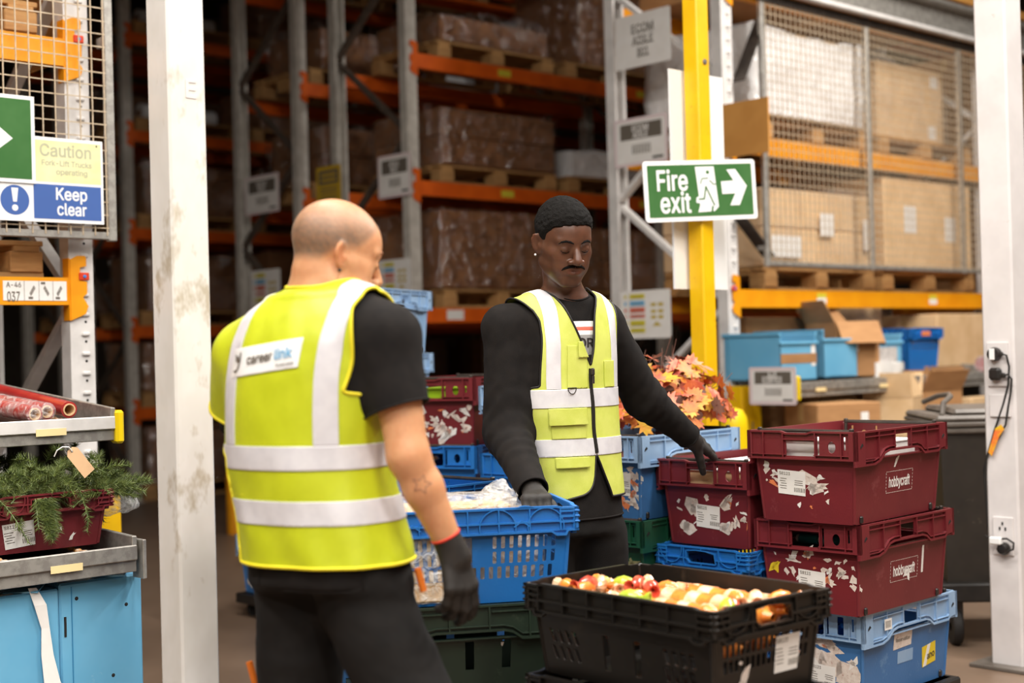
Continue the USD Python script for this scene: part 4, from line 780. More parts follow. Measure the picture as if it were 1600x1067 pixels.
# crate under the resting hand
l, r = near(.769, 4.682, 46, .29, .912); M3 = crate('A', 'maroon_crate', 'maroon crate with the gloved hand resting on its rim', m_maroon, l, r)
sheet(M3, 'l', .0, .1); scraps(M3, 'l', [(.075, .15, .022), (.09, .16, .016), (.13, .15, .006), (.1, .07, .022), (.125, .085, .02), (.16, .1, .016), (.162, .075, .016), (.155, .12, .01), (.075, .07, .016), (.09, .05, .01), (-.03, .07, .012), (-.06, .075, .008), (-.13, .15, .014), (-.13, .12, .01), (.0, .165, .014)], 12)
for (s, z, rr) in ((-.07, .135, .045), (-.09, .055, .04), (-.11, .06, .03), (-.05, .12, .035)): decal(M3, 'l', 'torn_sheet', ext(blob(R9, rr, 11, .35, 1, .8), .0004), m_scrap, s, z, .0002)
B4 = crate('V', 'blue_crate', 'bright blue vented crate under the crate with the resting hand', m_bblue, (l[0] - .012, l[1] - .014, l[2] - .252), r, h=.25)
B4b = crate('V', 'blue_crate', 'bright blue vented crate at the bottom of the middle stack', m_bblue, (l[0] - .012, l[1] - .014, .122), r, h=.246)
dolly(l, r, 'black dolly under the stack with the gloved hand', .122)
# leaf crate stack
l, r = near(.43, 4.885, 43.5, .29, .994); B5 = crate('A', 'blue_crate', 'pale-rimmed blue crate filled with autumn leaves', m_mblue, l, r, mrim=m_lblue, uhole=True); LEAF = (l, r)
sheet(B5, 'l', .09, .125, .09, .08); scraps(B5, 'l', cloud(np.random.default_rng(14), 16, .02, .17, .03, .19, .008, .024), 15)
G3 = crate('A', 'green_crate', 'green crate directly under the leaf crate', m_mgreen, (l[0], l[1], .412), r, uhole=True); scraps(G3, 'l', [(.13, .14, .03)], 16, mat('khaki_label', (150, 146, 104), rough=.6)); G4 = crate('A', 'green_crate', 'green crate at the bottom of the leaf stack', m_mgreen, (l[0], l[1], .122), r)
dolly(l, r, 'black dolly under the leaf crate stack', .122)
# bright blue crate in front of the dark-haired man
def left(nx, ny, yaw, h, ztop):                        # crate whose long wall faces the camera and whose right front corner is at nx, ny
    y = math.radians(yaw); L = np.array([-math.cos(y), math.sin(y)]); R_ = np.array([math.sin(y), math.cos(y)]); c = np.array([nx, ny]) + L * HL + R_ * HS
    return (c[0], c[1], ztop - h), -y
l, r = left(.166, 3.79, -11, .25, .886); BL = crate('V', 'blue_crate', 'bright blue vented crate with kraft parcels, between the two men', m_bblue, l, r, h=.25); BLl, BLr = l, r
arcs = [part(BL[0], 'rim_arch', fixn(vmap(ext(Point(c_, .25 - .05).buffer(.056, 18).intersection(sbox(-1, .249, 1, .3)), .011, -.011), BL[1].rim(sd))), m_bblue) for c_ in (.155,) for sd in 'fb']
GA = crate('A', 'green_crate', 'dark green crate under the bright blue crate, with pale scuffs', m_dgreen, (l[0], l[1], l[2] - .257), r, h=.255, arms=False, long_open=False); scraps(GA, 'f', [(-.02, .235, .012), (.09, .15, .01)], 21, m_scrap)
GB = crate('A', 'green_crate', 'dark green crate at the bottom of the stack between the men', m_dgreen, (l[0], l[1], .122), r, h=.256, arms=False, long_open=False)
dolly(l, r, 'black dolly under the stack between the two men', .122)
# black crate in the foreground
def longleft(nx, ny, yaw, h, ztop):                    # near corner with the long wall on its left
    y = math.radians(yaw); L = np.array([-math.cos(y), math.sin(y)]); R_ = np.array([math.sin(y), math.cos(y)]); c = np.array([nx, ny]) + L * HL + R_ * HS
    return (c[0], c[1], ztop - h), -y
l, r = longleft(.405, 2.96, 49, .215, .748); BKl, BKr = l, r
BK = crate('V', 'black_crate', 'black crate of wrapped decorations in the foreground', m_bk, l, r, h=.215); sheet(BK, 'r', .075, .085, .085, .082, 0.0)
scraps(BK, 'r', [(-.09, .085, .012), (-.07, .055, .018)], 25, m_scrap)
BK2 = crate('V', 'black_crate', 'second black crate, under the foreground crate of decorations', m_bk, (l[0], l[1], l[2] - .212), r, h=.21)
BK3 = crate('V', 'black_crate', 'lowest black crate of the foreground stack', m_bk, (l[0], l[1], .122), r, h=l[2] - .214 - .122)
dolly(l, r, 'black dolly under the foreground stack', .122)
# behind the men
l, r = near(-.455, 4.17, 45, .29, .886); BM = crate('A', 'blue_crate', 'bright blue crate behind the parcels, with a dark bar across it', m_bblue, l, r)
BMb = crate('A', 'blue_crate', 'blue crate hidden under the one with the dark bar', m_mblue, (l[0], l[1], .304), r); BMc = crate('A', 'blue_crate', 'lowest blue crate of the stack behind the parcels', m_mblue, (l[0], l[1], .122), r, h=.18); dolly(l, r, 'black dolly under the stack behind the parcels', .122)
l, r = near(-.15, 5.6, 25, .27, 1.2); M6 = crate('A', 'maroon_crate', 'maroon crate covered in torn stickers, between the two men', m_maroon, l, r, h=.27)
scraps(M6, 'l', cloud(np.random.default_rng(30), 26, -.1, .16, .03, .16, .008, .022), 31)
B7 = crate('A', 'blue_crate', 'blue crate under the sticker-covered maroon crate', m_bblue, (l[0], l[1], .66), r, h=.27); crate('A', 'blue_crate', 'third blue crate down below the sticker-covered maroon crate', m_mblue, (l[0], l[1], .39), r, h=.27); crate('A', 'blue_crate', 'lowest blue crate below the sticker-covered maroon crate', m_mblue, (l[0], l[1], .122), r, h=.267); dolly(l, r, 'black dolly under the sticker-covered maroon crate', .122)
xb, yb = -.585, 6.3
l, r = near(xb, yb, 20, .29, 1.598)
for k in range(5): B8 = crate('A', 'blue_crate', ('topmost', 'second', 'third', 'fourth', 'lowest')[k] + ' pale blue crate of the tall stack behind the bare arm', m_lblue, (l[0], l[1], 1.308 - .296 * k), r, uhole=True)
dolly(l, r, 'black dolly under the tall pale blue stack', .122)
l, r = near(.147, 5.24, 45, .29, 1.2)
for k in range(4): crate('A', 'blue_crate', ('top', 'second', 'third', 'lowest')[k] + ' blue crate of the stack hidden behind the dark-haired man', m_bblue if k else m_lblue, (l[0], l[1], .91 - .262 * k), r, h=.258)
dolly(l, r, 'black dolly under the stack hidden behind the dark-haired man', .122)
xb, yb = at(368, 860, 7.2)[:2]
c_ = np.array([xb, yb]) + np.array([math.sin(YAW), -math.cos(YAW)]) * HS + np.array([math.cos(YAW), math.sin(YAW)]) * HL
B9 = crate('A', 'blue_crate', 'pale-rimmed blue crate on a low dolly, left of the man seen from behind', m_mblue, (c_[0], c_[1], .122), YAW, mrim=m_lblue); scraps(B9, 'l', cloud(np.random.default_rng(35), 6, -.15, .15, .05, .18, .01, .03), 36); dolly((c_[0], c_[1]), YAW, 'black dolly on the floor left of the man seen from behind', .122)
# vented blue crate on the right pick shelf, garland crate on the left shelf
q = W(TN(1452, 550, 4.86)[0], 5.17, shz(5.05) + .01); S1 = crate('V', 'blue_crate', 'bright blue vented crate on the right pick shelf', m_bblue, q, YAW + math.pi / 2, h=.27); part(S1[0], 'red_label', bx(-.302, .02, .235, .002, .1, .03), m_scrapo)
tG = TN(178, 800, nL + .09); cG = W(tG[0] - .2, nL + .09 + .3, pL[2] + .0)
GC = crate('V', 'maroon_crate', 'shallow maroon crate overflowing with fir garland at the far left', m_maroon, cG, YAW + math.pi / 2, h=.17)
sheet(GC, 'l', -.095, .055, .1, .075, .08); scraps(GC, 'l', [(.02, .055, .010), (.04, .06, .008), (.08, .03, .012), (.0, .05, .008)], 41, m_scrapw)
# ------------------------------------------------------------------ people: bodies and clothes as smooth surfaces of distance functions
from scipy.interpolate import PchipInterpolator as PC
def nrm(v): v = np.asarray(v, float); return v / np.linalg.norm(v)
def cone(p, a, b, ra, rb):
    a, b = np.asarray(a, float), np.asarray(b, float); ba = b - a; q = p - a; h = np.clip(q @ ba / (ba @ ba), 0, 1)
    return np.sqrt(((q - h[:, None] * ba) ** 2).sum(1)) - (ra + (rb - ra) * h)
def ell(p, c, r):
    q = (p - np.asarray(c, float)) / np.asarray(r, float); k0 = np.sqrt((q ** 2).sum(1)); k1 = np.sqrt(((q / r) ** 2).sum(1)); return k0 * (k0 - 1) / np.maximum(k1, 1e-9)
def smin(a, b, k): h = np.clip(.5 + .5 * (b - a) / k, 0, 1); return b + (a - b) * h - k * h * (1 - h)
def smax(a, b, k): return -smin(-a, -b, k)
def group_fn(fn, c, R):                                # evaluates fn only near the ball (c, R)
    c = np.asarray(c, float)
    def f(p):
        d = np.sqrt(((p - c) ** 2).sum(1)) - R; near_ = d < .04; out = d + .0
        if near_.any(): out[near_] = fn(p[near_])
        return out
    return f
class Trunk:                                           # stacked oval sections: (z, x, y, half width, half depth)
    def __init__(s, rows, yaw_f, e=2.3):
        r = np.array(sorted(rows)); s.i = [PC(r[:, 0], r[:, k]) for k in range(1, 5)]; s.z0, s.z1 = r[0, 0], r[-1, 0]; s.e = e
        s.f = np.array([yaw_f[0], yaw_f[1]]); s.r = np.array([s.f[1], -s.f[0]])
    def lv(s, p):
        z = np.clip(p[:, 2], s.z0, s.z1); q = np.stack([p[:, 0] - s.i[0](z), p[:, 1] - s.i[1](z)], 1); return q @ s.r, q @ s.f
    def __call__(s, p, off=0.):
        z = np.clip(p[:, 2], s.z0, s.z1); l, v = s.lv(p); a, b = s.i[2](z) + off, s.i[3](z) + off
        k = (np.abs(l / a) ** s.e + np.abs(v / b) ** s.e) ** (1 / s.e); d = (k - 1) * np.minimum(a, b)
        return smax(d, smax(p[:, 2] - s.z1 - off, s.z0 - off - p[:, 2], .01), .02)
    def at(s, l, v, z): return np.array([float(s.i[0](z)), float(s.i[1](z)), z]) + np.array([*(s.r * l + s.f * v), 0])
def sdf_mesh(fn, lo, hi, h):                           # naive surface nets, sampled only in blocks near the surface
    B = 8; lo = np.array(lo, float); nb = np.ceil((np.array(hi) - lo) / h / B).astype(int) + 1; n = nb * B
    ci = np.stack(np.meshgrid(*[np.arange(k) for k in nb], indexing='ij'), -1).reshape(-1, 3); dc = fn(lo + (ci * B + B / 2) * h); act = np.abs(dc) < B * h * 1.5
    G = np.repeat(np.repeat(np.repeat(dc.reshape(nb).astype(np.float32), B, 0), B, 1), B, 2)
    off = np.stack(np.meshgrid(*[np.arange(B)] * 3, indexing='ij'), -1).reshape(-1, 3); idx = (ci[act][:, None] * B + off[None]).reshape(-1, 3)
    for a in range(0, len(idx), 400000): q = idx[a:a + 400000]; G[q[:, 0], q[:, 1], q[:, 2]] = fn(lo + q * h)
    I = G < 0; cs = np.zeros(tuple(n - 1), np.uint8)
    for d in np.ndindex(2, 2, 2): cs += I[d[0]:n[0] - 1 + d[0], d[1]:n[1] - 1 + d[1], d[2]:n[2] - 1 + d[2]]
    cell = np.argwhere((cs > 0) & (cs < 8)); id_ = np.full(tuple(n - 1), -1, np.int32); id_[cell[:, 0], cell[:, 1], cell[:, 2]] = np.arange(len(cell))
    acc = np.zeros((len(cell), 3)); cnt = np.zeros(len(cell)); co = list(np.ndindex(2, 2, 2))
    val = {c: G[cell[:, 0] + c[0], cell[:, 1] + c[1], cell[:, 2] + c[2]].astype(float) for c in co}
    for c in co:
        for ax in range(3):
            if c[ax] == 0:
                c2 = list(c); c2[ax] = 1; a, b = val[c], val[tuple(c2)]; m = (a < 0) != (b < 0); t = np.where(m, a / np.where(a == b, 1, a - b), 0)
                e = np.array(c, float)[None] + np.eye(3)[ax][None] * t[:, None]; acc += e * m[:, None]; cnt += m
    V = lo + (cell + acc / np.maximum(cnt, 1)[:, None]) * h; F = []
    for ax in range(3):
        c2 = tuple(np.eye(3, dtype=int)[ax]); A, Bq = val[(0, 0, 0)] < 0, val[c2] < 0; ok = (cell > 0).all(1)
        for flip, e in ((0, cell[A & ~Bq & ok]), (1, cell[~A & Bq & ok])):
            u, w = np.eye(3, dtype=int)[(ax + 1) % 3], np.eye(3, dtype=int)[(ax + 2) % 3]; e = e[(e < n - 1).all(1)]
            q = [id_[tuple((e - du * u - dw * w).T)] for du, dw in ((1, 1), (0, 1), (0, 0), (1, 0))]
            if flip: q = q[::-1]
            F.append(np.stack([q[0], q[1], q[2]], 1)); F.append(np.stack([q[0], q[2], q[3]], 1))
    F = np.vstack(F); F = F[(F >= 0).all(1)]; return V, F
def normals(V, F):
    n = np.zeros_like(V); c = np.cross(V[F[:, 1]] - V[F[:, 0]], V[F[:, 2]] - V[F[:, 0]])
    for k in range(3): np.add.at(n, F[:, k], c)
    return n / np.maximum(np.linalg.norm(n, axis=1, keepdims=True), 1e-12)
def relax(V, F, it=3):
    import scipy.sparse as sp
    e = np.vstack([F[:, [0, 1]], F[:, [1, 2]], F[:, [2, 0]]]); e = np.vstack([e, e[:, ::-1]]); A = sp.csr_matrix((np.ones(len(e)), (e[:, 0], e[:, 1])), (len(V), len(V))); A.data[:] = 1; dg = np.asarray(A.sum(1)).ravel()
    for k in range(it * 2): V = V + (.5 if k % 2 == 0 else -.52) * ((A @ V) / np.maximum(dg, 1)[:, None] - V)
    return V
def cut(V, F, *scal):                                  # keeps where every scalar field >= 0, with clean edges
    for fn in scal:
        s = fn(V); s = np.where(np.abs(s) < 1e-7, 1e-7, s); ins = s[F] > 0; c = ins.sum(1); keep = [F[c == 3]]; nv = []; base = len(V); edge = {}
        def ed(i, j):
            k = (min(i, j), max(i, j))
            if k not in edge: t = s[i] / (s[i] - s[j]); edge[k] = base + len(nv); nv.append(V[i] + t * (V[j] - V[i]))
            return edge[k]
        add = []
        for f in F[c == 1]:
            k = int(np.argmax(s[f] > 0)); a, b, d = f[k], f[(k + 1) % 3], f[(k + 2) % 3]; add.append((a, ed(a, b), ed(a, d)))
        for f in F[c == 2]:
            k = int(np.argmin(s[f] > 0)); a, b, d = f[k], f[(k + 1) % 3], f[(k + 2) % 3]; x, y = ed(a, b), ed(a, d); add += [(b, d, y), (b, y, x)]
        if add: keep.append(np.array(add))
        F = np.vstack(keep); V = np.vstack([V, np.array(nv)]) if nv else V
        u, inv = np.unique(F, return_inverse=True); V = V[u]; F = inv.reshape(-1, 3)
    return V, F
def border(F):
    e = np.vstack([F[:, [0, 1]], F[:, [1, 2]], F[:, [2, 0]]]).astype(np.int64); M_ = int(F.max()) + 1; e = e[~np.isin(e[:, 0] * M_ + e[:, 1], e[:, 1] * M_ + e[:, 0])]
    nx = dict(zip(e[:, 0].tolist(), e[:, 1].tolist())); loops = []; seen = set()
    for a in list(nx):
        if a in seen: continue
        lp = [a]; seen.add(a); b = nx[a]
        while b not in seen and b in nx: lp.append(b); seen.add(b); b = nx[b]
        loops.append(lp)
    return loops
def shell(V, F, th, lift=0.):                          # gives a cut sheet its thickness
    N = normals(V, F); a, b = V + N * lift, V + N * (lift - th); n = len(V); S_ = [F, F[:, ::-1] + n]
    for lp in border(F):
        if len(lp) < 3: continue
        i = np.array(lp); j = np.roll(i, -1); S_ += [np.stack([j, i, i + n], 1), np.stack([j, i + n, j + n], 1)]
    return trimesh.Trimesh(np.vstack([a, b]), np.vstack(S_), process=False)
def piping(V, F, r, minlen=40, lift=0., n=6):
    N = normals(V, F); out = []
    for lp in border(F):
        if len(lp) < minlen: continue
        P = V[lp] + N[lp] * lift
        for _ in range(4): P = (np.roll(P, 1, 0) + P * 2 + np.roll(P, -1, 0)) / 4
        out.append(tube(P[::2], r, n, closed=True))
    return out
def pipe(par, name, V, F, r, m, label=None): return [part(par, name, q, m, label, smooth=True) for q in piping(V, F, r)]
def trace(fn, p, d, far=.4, n=15):                     # marches points along d onto the surface
    p = p.copy(); d = np.asarray(d, float)
    for _ in range(n): p = p + np.clip(fn(p), -.02, far)[:, None] * .92 * d
    return p
def drape(m, fn, place, d, lift=.0006):                # lays flat lettering (x, y, depth) onto a surface: place(x, y) -> start points
    v = m.vertices; p = trace(fn, place(v[:, 0], v[:, 1]), d); m = m.copy(); m.vertices = p - np.asarray(d) * (lift + v[:, 2:3]); return fixn(m)
# --- head, in its own axes: x to its right, y to the front, z up, origin mid-skull
def head_fn(p, nose=1., lips=1., jaw=1.):
    ax = np.abs(p[:, 0]); s = np.stack([ax, p[:, 1], p[:, 2]], 1)
    d = ell(p, (0, -.012, .036), (.0755, .0985, .0855)); d = smin(d, ell(p, (0, .028, .03), (.063, .062, .062)), .02); d = smin(d, ell(p, (0, .028, -.035), (.0645, .058, .08)), .024)
    d = smin(d, cone(s, (.049 * jaw, .0, -.056), (.013, .064, -.096), .0235, .0215), .026); d = smin(d, ell(s, (.034, .05, -.052), (.026, .03, .03)), .02); d = smin(d, cone(s, (0, .07, -.099), (.012, .066, -.098), .0185, .0185), .012)
    d = smin(d, cone(s, (.046, .05, -.016), (.055, .02, -.012), .0215, .018), .018); d = smin(d, cone(s, (.012, .0815, .026), (.047, .068, .026), .0105, .009), .011)
    d = smin(d, ell(p, (0, .064, -.062), (.034, .03, .026)), .016)
    d = smax(d, -ell(s, (.0315, .0995, .002), (.016, .0115, .0105)), .012); d = smin(d, ell(s, (.0315, .0738, .002), (.0155, .0158, .0125)), .004)
    d = smin(d, cone(p, (0, .083, .016), (0, .1075, -.028), .0078, .0105 * nose), .009); d = smin(d, ell(s, (.0125 * nose, .0965, -.033), (.0085 * nose, .0105, .0082)), .006)
    d = smax(d, -ell(s, (.0065 * nose, .1, -.0435), (.0035, .006, .003)), .003)
    arc = np.clip(1 - (ax / .027) ** 2, 0, 1); lipy = .0885 + .0045 * arc * lips
    for z0, r in ((-.0555, .0052), (-.0655, .0062)):
        q = np.stack([np.maximum(ax - .0215, 0), p[:, 1] - lipy + .003, p[:, 2] - z0 - (.0022 * arc if z0 > -.06 else -.002 * arc)], 1); d = smin(d, np.sqrt((q ** 2).sum(1)) - r * (.45 + .55 * arc) * lips, .005)
    q = np.stack([np.maximum(ax - .024, 0), p[:, 1] - .0945, p[:, 2] + .0603], 1); d = smax(d, -(np.sqrt((q ** 2).sum(1)) - .0024), .003)
    e = s - np.array([.0775, -.012, -.004]); ce, se = math.cos(.35), math.sin(.35); e = np.stack([e[:, 0] * ce - e[:, 1] * -se * .0 - 0, e[:, 1], e[:, 2]], 1)
    flare = .012 * np.clip(-e[:, 1] / .02, -.5, 1); e[:, 0] -= flare; e[:, 1] += e[:, 2] * .18
    ear = ell(e, (0, 0, 0), (.0075, .0185, .0315)); ear = smax(ear, -ell(e, (.007, .003, .003), (.0055, .0115, .02)), .004); ear = smin(ear, ell(e, (.004, .01, -.004), (.004, .006, .008)), .004)
    return smin(d, ear, .005)
def frame(yaw, pitch, roll=0.):                        # columns: right, front, up. yaw is the facing direction measured from +y towards +x
    f = np.array([math.sin(yaw), math.cos(yaw), 0]); r = np.array([math.cos(yaw), -math.sin(yaw), 0]); u = np.array([0, 0, 1.0]); cp, sp = math.cos(pitch), math.sin(pitch)
    f, u = f * cp - u * sp, u * cp + f * sp; cr, sr = math.cos(roll), math.sin(roll); r, u = r * cr + u * sr, u * cr - r * sr; return np.stack([r, f, u], 1)
# --- hand: metacarpals and three bones per finger
def hand(w, d, b, thumb, curl=(.3, .4, .45, .5), curl2=(.45, .5, .5, .5), tb=(.6, .7, -.3), k=1., spread=.06, tbend=.25):
    w = np.asarray(w, float); d = nrm(d); b = nrm(b - d * (np.asarray(b) @ d)); s = np.cross(d, b); s = s if s @ np.asarray(thumb) > 0 else -s
    palm, fing = [], []
    for i, (o, L) in enumerate(((.03, (.043, .026, .021)), (.0105, (.047, .03, .022)), (-.0095, (.043, .028, .021)), (-.028, (.034, .021, .018)))):
        k0 = w + k * (d * .012 + s * o * .55); K = w + k * (d * (.09 - .004 * abs(i - 1)) + s * o); palm.append((k0, K, .0125 * k, .0118 * k)); a = 0.; P = K; dd = nrm(d + s * spread * (1.5 - i)); ch = []
        for j in range(3):
            a += curl[i] if j == 0 else curl2[i]; v = dd * math.cos(a) - b * math.sin(a); Q = P + v * L[j] * k; r0 = (.0102, .0092, .0083, .0074); q = .92 if i == 3 else 1.; ch.append((P, Q, r0[j] * q * k, r0[j + 1] * q * k)); P = Q
        fing.append(ch)
    T0 = w + k * (d * .024 + s * .022 - b * .006); v = nrm(d * tb[0] + s * tb[1] + b * tb[2]); ch = []; P = T0
    for j, L in enumerate((.044, .033, .027)):
        Q = P + v * L * k; ch.append((P, Q, (.0145, .0115, .0102)[j] * k, (.0115, .0102, .0085)[j] * k)); P = Q; v = nrm(v * math.cos(tbend) + nrm(d * .8 - b * .35 - s * .3) * math.sin(tbend))
    return palm, fing + [ch]
def hand_fn(hd, off=0., skip=()):
    palm, fing = hd
    def f(p):
        o = None
        for a in palm: c = cone(p, *a); o = c if o is None else smin(o, c, .014)
        for i, ch in enumerate(fing):
            g = None
            for j, a in enumerate(ch):
                if (i, j) in skip: continue
                c = cone(p, *a); g = c if g is None else smin(g, c, .004)
            o = smin(o, g, .006)
        return o - off
    c = np.mean([a[1] for a in palm], 0); return group_fn(f, c, .125)
def leg_fn(hip, knee, ank, foot, r):
    def f(p):
        d = smin(cone(p, hip, knee, r[0], r[1]), cone(p, knee, ank, r[1], r[2]), .03); return d
    return f
def foot_mesh(ank, fdir, lab=None):
    a = np.array([ank[0], ank[1], 0]); fd = np.array([fdir[0], fdir[1], 0])
    def f(p):
        d = smin(cone(p, a + [0, 0, .13], a + [0, 0, .05], .052, .048), cone(p, a + [0, 0, .052], a + fd * .15 + [0, 0, .042], .05, .042), .03); d = smin(d, cone(p, a - fd * .03 + [0, 0, .045], a, .04, .045), .02); return np.maximum(d, .004 - p[:, 2])
    V, F = sdf_mesh(f, a + [-.25, -.25, -.02], a + [.25, .25, .22], .006); return trimesh.Trimesh(V, F, process=False)
m_skin1 = mat('fair_skin', (210, 154, 112), (202, 144, 102), scale=30, rough=.5, tint=True, sss=.12)
m_skin2 = mat('dark_skin', (96, 60, 42), (84, 52, 36), scale=30, rough=.42, tint=True, sss=.08, spec=.6)
m_hiviz = mat('hi_vis_yellow', (196, 206, 28), (187, 197, 20), scale=14, rough=.42, bump=.12, bscale=500, spec=.8)
m_hivir = mat('hi_vis_lime', (208, 215, 104), (198, 207, 88), scale=14, rough=.5, bump=.1, bscale=500)
m_refl = mat('reflective_tape', (226, 224, 227), (216, 214, 218), scale=20, rough=.42, metal=.1)
m_blackcl = mat('black_cotton', (27, 23, 21), (21, 18, 17), scale=30, rough=.9, bump=.2, bscale=700, spec=.25)
m_trouser = mat('black_work_trousers', (22, 19, 17), (17, 15, 14), scale=20, rough=.85, bump=.15, bscale=500, spec=.3)
m_glove = mat('black_glove', (38, 33, 29), (29, 25, 22), scale=40, rough=.6, bump=.2, bscale=900)
m_hair = mat('black_hair', (20, 16, 13), (12, 10, 8), scale=260, rough=.8, bump=.8, bscale=420, spec=.2)
m_boot = mat('black_boot', (30, 27, 25), rough=.5); m_zip = mat('black_zip', (26, 22, 20), rough=.5)
m_hem = mat('yellow_binding', (236, 220, 40), rough=.6); m_tool = mat('orange_tool', (230, 120, 34), rough=.45)
def wr(p, sc, seed, st=(1, 1, 1)): return meshkit.fbm(p * np.array(st) * sc, 2, seed) - .5
def shellpart(par, name, V, F, m, th=.003, lift=0., label=None): return part(par, name, shell(V, F, th, lift), m, label, smooth=True)
def union(fns, ks):
    def f(p):
        o = fns[0](p)
        for g, k in zip(fns[1:], ks): o = smin(o, g(p), k)
        return o
    return f

# ================================================================== man seen from behind
A1 = math.radians(30); f1 = np.array([math.sin(A1), math.cos(A1)])
def c1(px, y, d=3.13): q = at(px, y, d); return q
rows1 = []
for px, y, a, b in ((515, 905, .180, .135), (508, 850, .176, .13), (500, 800, .172, .125), (482, 700, .168, .120), (484, 600, .178, .118), (490, 540, .18, .112), (496, 500, .165, .1), (503, 470, .11, .085)): q = c1(px, y); rows1.append((q[2], q[0], q[1], a, b))
T1 = Trunk(rows1, f1)
vrows1 = []
for px, y, a, b in ((516, 900, .197, .150), (509, 850, .194, .147), (500, 800, .190, .142), (483, 700, .186, .136), (484, 600, .192, .134), (490, 540, .192, .127), (497, 500, .178, .115), (504, 468, .125, .098)): q = c1(px, y); vrows1.append((q[2], q[0], q[1], a, b))
TV1 = Trunk(vrows1, f1, 2.25)
SR1, SL1 = at(606, 526, 3.03), at(385, 556, 3.24); ER1, WR1 = at(638, 712, 2.99), at(705, 856, 3.03); EL1, WL1 = at(392, 730, 3.40), at(470, 770, 3.56)
NB1, HC1 = at(506, 462, 3.12), at(526, 400, 3.12); FR1 = frame(math.radians(66), math.radians(17), math.radians(-3))
head1 = group_fn(lambda p: head_fn((p - HC1) @ FR1), HC1, .15)
hd1 = hand(WR1, at(722, 925, 3.02) - WR1, at(760, 900, 2.95) - at(705, 900, 3.05), at(690, 890, 3.2) - at(705, 890, 3.0), curl=(.35, .4, .5, .6), curl2=(.4, .45, .5, .5), tb=(.85, .3, -.35))
hl1 = hand(WL1, (.5, .6, -.25), (0, .2, 1), (-.3, .5, 0))
hipR1, hipL1 = at(566, 930, 3.09), at(470, 930, 3.19); knR1, knL1 = at(688, 1195, 3.02), at(468, 1195, 3.2); anR1, anL1 = at(725, 1450, 3.12), at(468, 1440, 3.32)
arm1 = lambda p: smin(smin(cone(p, SR1, ER1, .056, .043), cone(p, ER1, ER1 + (WR1 - ER1) * .35, .043, .042), .02), cone(p, ER1 + (WR1 - ER1) * .35, WR1, .042, .0285), .015)
armL1 = lambda p: smin(cone(p, SL1, EL1, .056, .043), cone(p, EL1, WL1, .042, .0285), .02)
neck1 = lambda p: cone(p, NB1 + np.array([-.01, 0, -.05]), HC1 + FR1 @ np.array([0, -.03, -.045]), .068, .058)
legs1 = lambda p: smin(leg_fn(hipR1, knR1, anR1, 0, (.088, .06, .042))(p), leg_fn(hipL1, knL1, anL1, 0, (.088, .06, .042))(p), .02)
body1 = union([T1, lambda p: smin(cone(p, NB1, SR1, .055, .058), cone(p, NB1, SL1, .055, .058), .02), arm1, armL1, neck1, head1, hand_fn(hd1), hand_fn(hl1), legs1], [.05, .03, .03, .035, .022, .012, .012, .03])
man1 = thing('person', 'person seen from behind, shaven head, yellow hi-vis vest, black T-shirt, one gloved hand hanging', 'person', (0, 0, 0))
V, F = sdf_mesh(body1, (-1.05, 2.5, .02), (.25, 3.95, 1.75), .005)
q = (V - HC1) @ FR1; sx0 = np.clip((q[:, 2] - (-.005 - .55 * (q[:, 1] + .02).clip(-.1, .0) * 0 + np.where(q[:, 1] > .0, (q[:, 1]) * .95, .25 * q[:, 1]))) / .03, 0, 1) * (np.abs(q[:, 2]) < .2) * np.where(q[:, 1] > .075, 0, 1)
hln = np.interp(q[:, 1], [-.12, -.09, -.05, -.02, .015, .035, .06, .085], [-.042, -.04, -.03, .004, .012, .03, .065, .105]); hd_m = np.clip((.16 - np.linalg.norm(q, axis=1)) / .02, 0, 1); sx = np.clip((q[:, 2] - hln) / .022, 0, 1) * hd_m * (np.linalg.norm((q - [0, -.012, .036]) / [.0775, .101, .0875], axis=1) < 1.12); thin = np.clip((q[:, 2] - .03) / .085, 0, 1) * .6; sx = sx * (.8 + .4 * (meshkit.noise(q * 160, 3) - .3))
tint = 1 - (sx * (1 - thin))[:, None] * np.array([.68, .58, .44]); red = ((np.abs(q[:, 0]) > .078) & (np.abs(q[:, 1]) < .03) & (np.abs(q[:, 2]) < .035))[:, None]; tint = np.where(red, tint * [1, .86, .8], tint)
lip = np.clip(1 - (np.abs(q[:, 2] + .0605) / .011) ** 2, 0, 1) * (q[:, 1] > .08) * (np.abs(q[:, 0]) < .025); tint = tint * (1 - lip[:, None] * np.array([.08, .3, .28]))
part(man1, 'body', trimesh.Trimesh(V, F, process=False), m_skin1, 'fair-skinned body with shaven head', tint=tint)
def on_head(FR, HC, fn, xz, lift=.0): return list(trace(fn, np.array([HC + FR @ np.array([x, .13, z]) for x, z in xz]), -FR[:, 1]) + FR[:, 1] * lift)
for sgn in (1, -1):
    P = on_head(FR1, HC1, head1, [(sgn * x, z) for x, z in ((.014, .03), (.025, .034), (.037, .034), (.047, .029))], .001); part(man1, 'eyebrow', tube(P, [.001, .0024, .0024, .001], 6), mat('fair_brow', (150, 104, 70), rough=.8) if sgn > 0 else LK + 'fair_brow')
    P = on_head(FR1, HC1, head1, [(sgn * x, z) for x, z in ((.019, -.002), (.026, -.0055), (.035, -.006), (.044, -.002))]); part(man1, 'eyelashes', tube(P, .0011, 5), m_hair)
es = HC1 + FR1 @ np.array([.0835, -.008, -.036]); part(man1, 'ear_stud', trimesh.creation.icosphere(2, .0042).apply_translation(es), m_zip, 'small black ear stud')
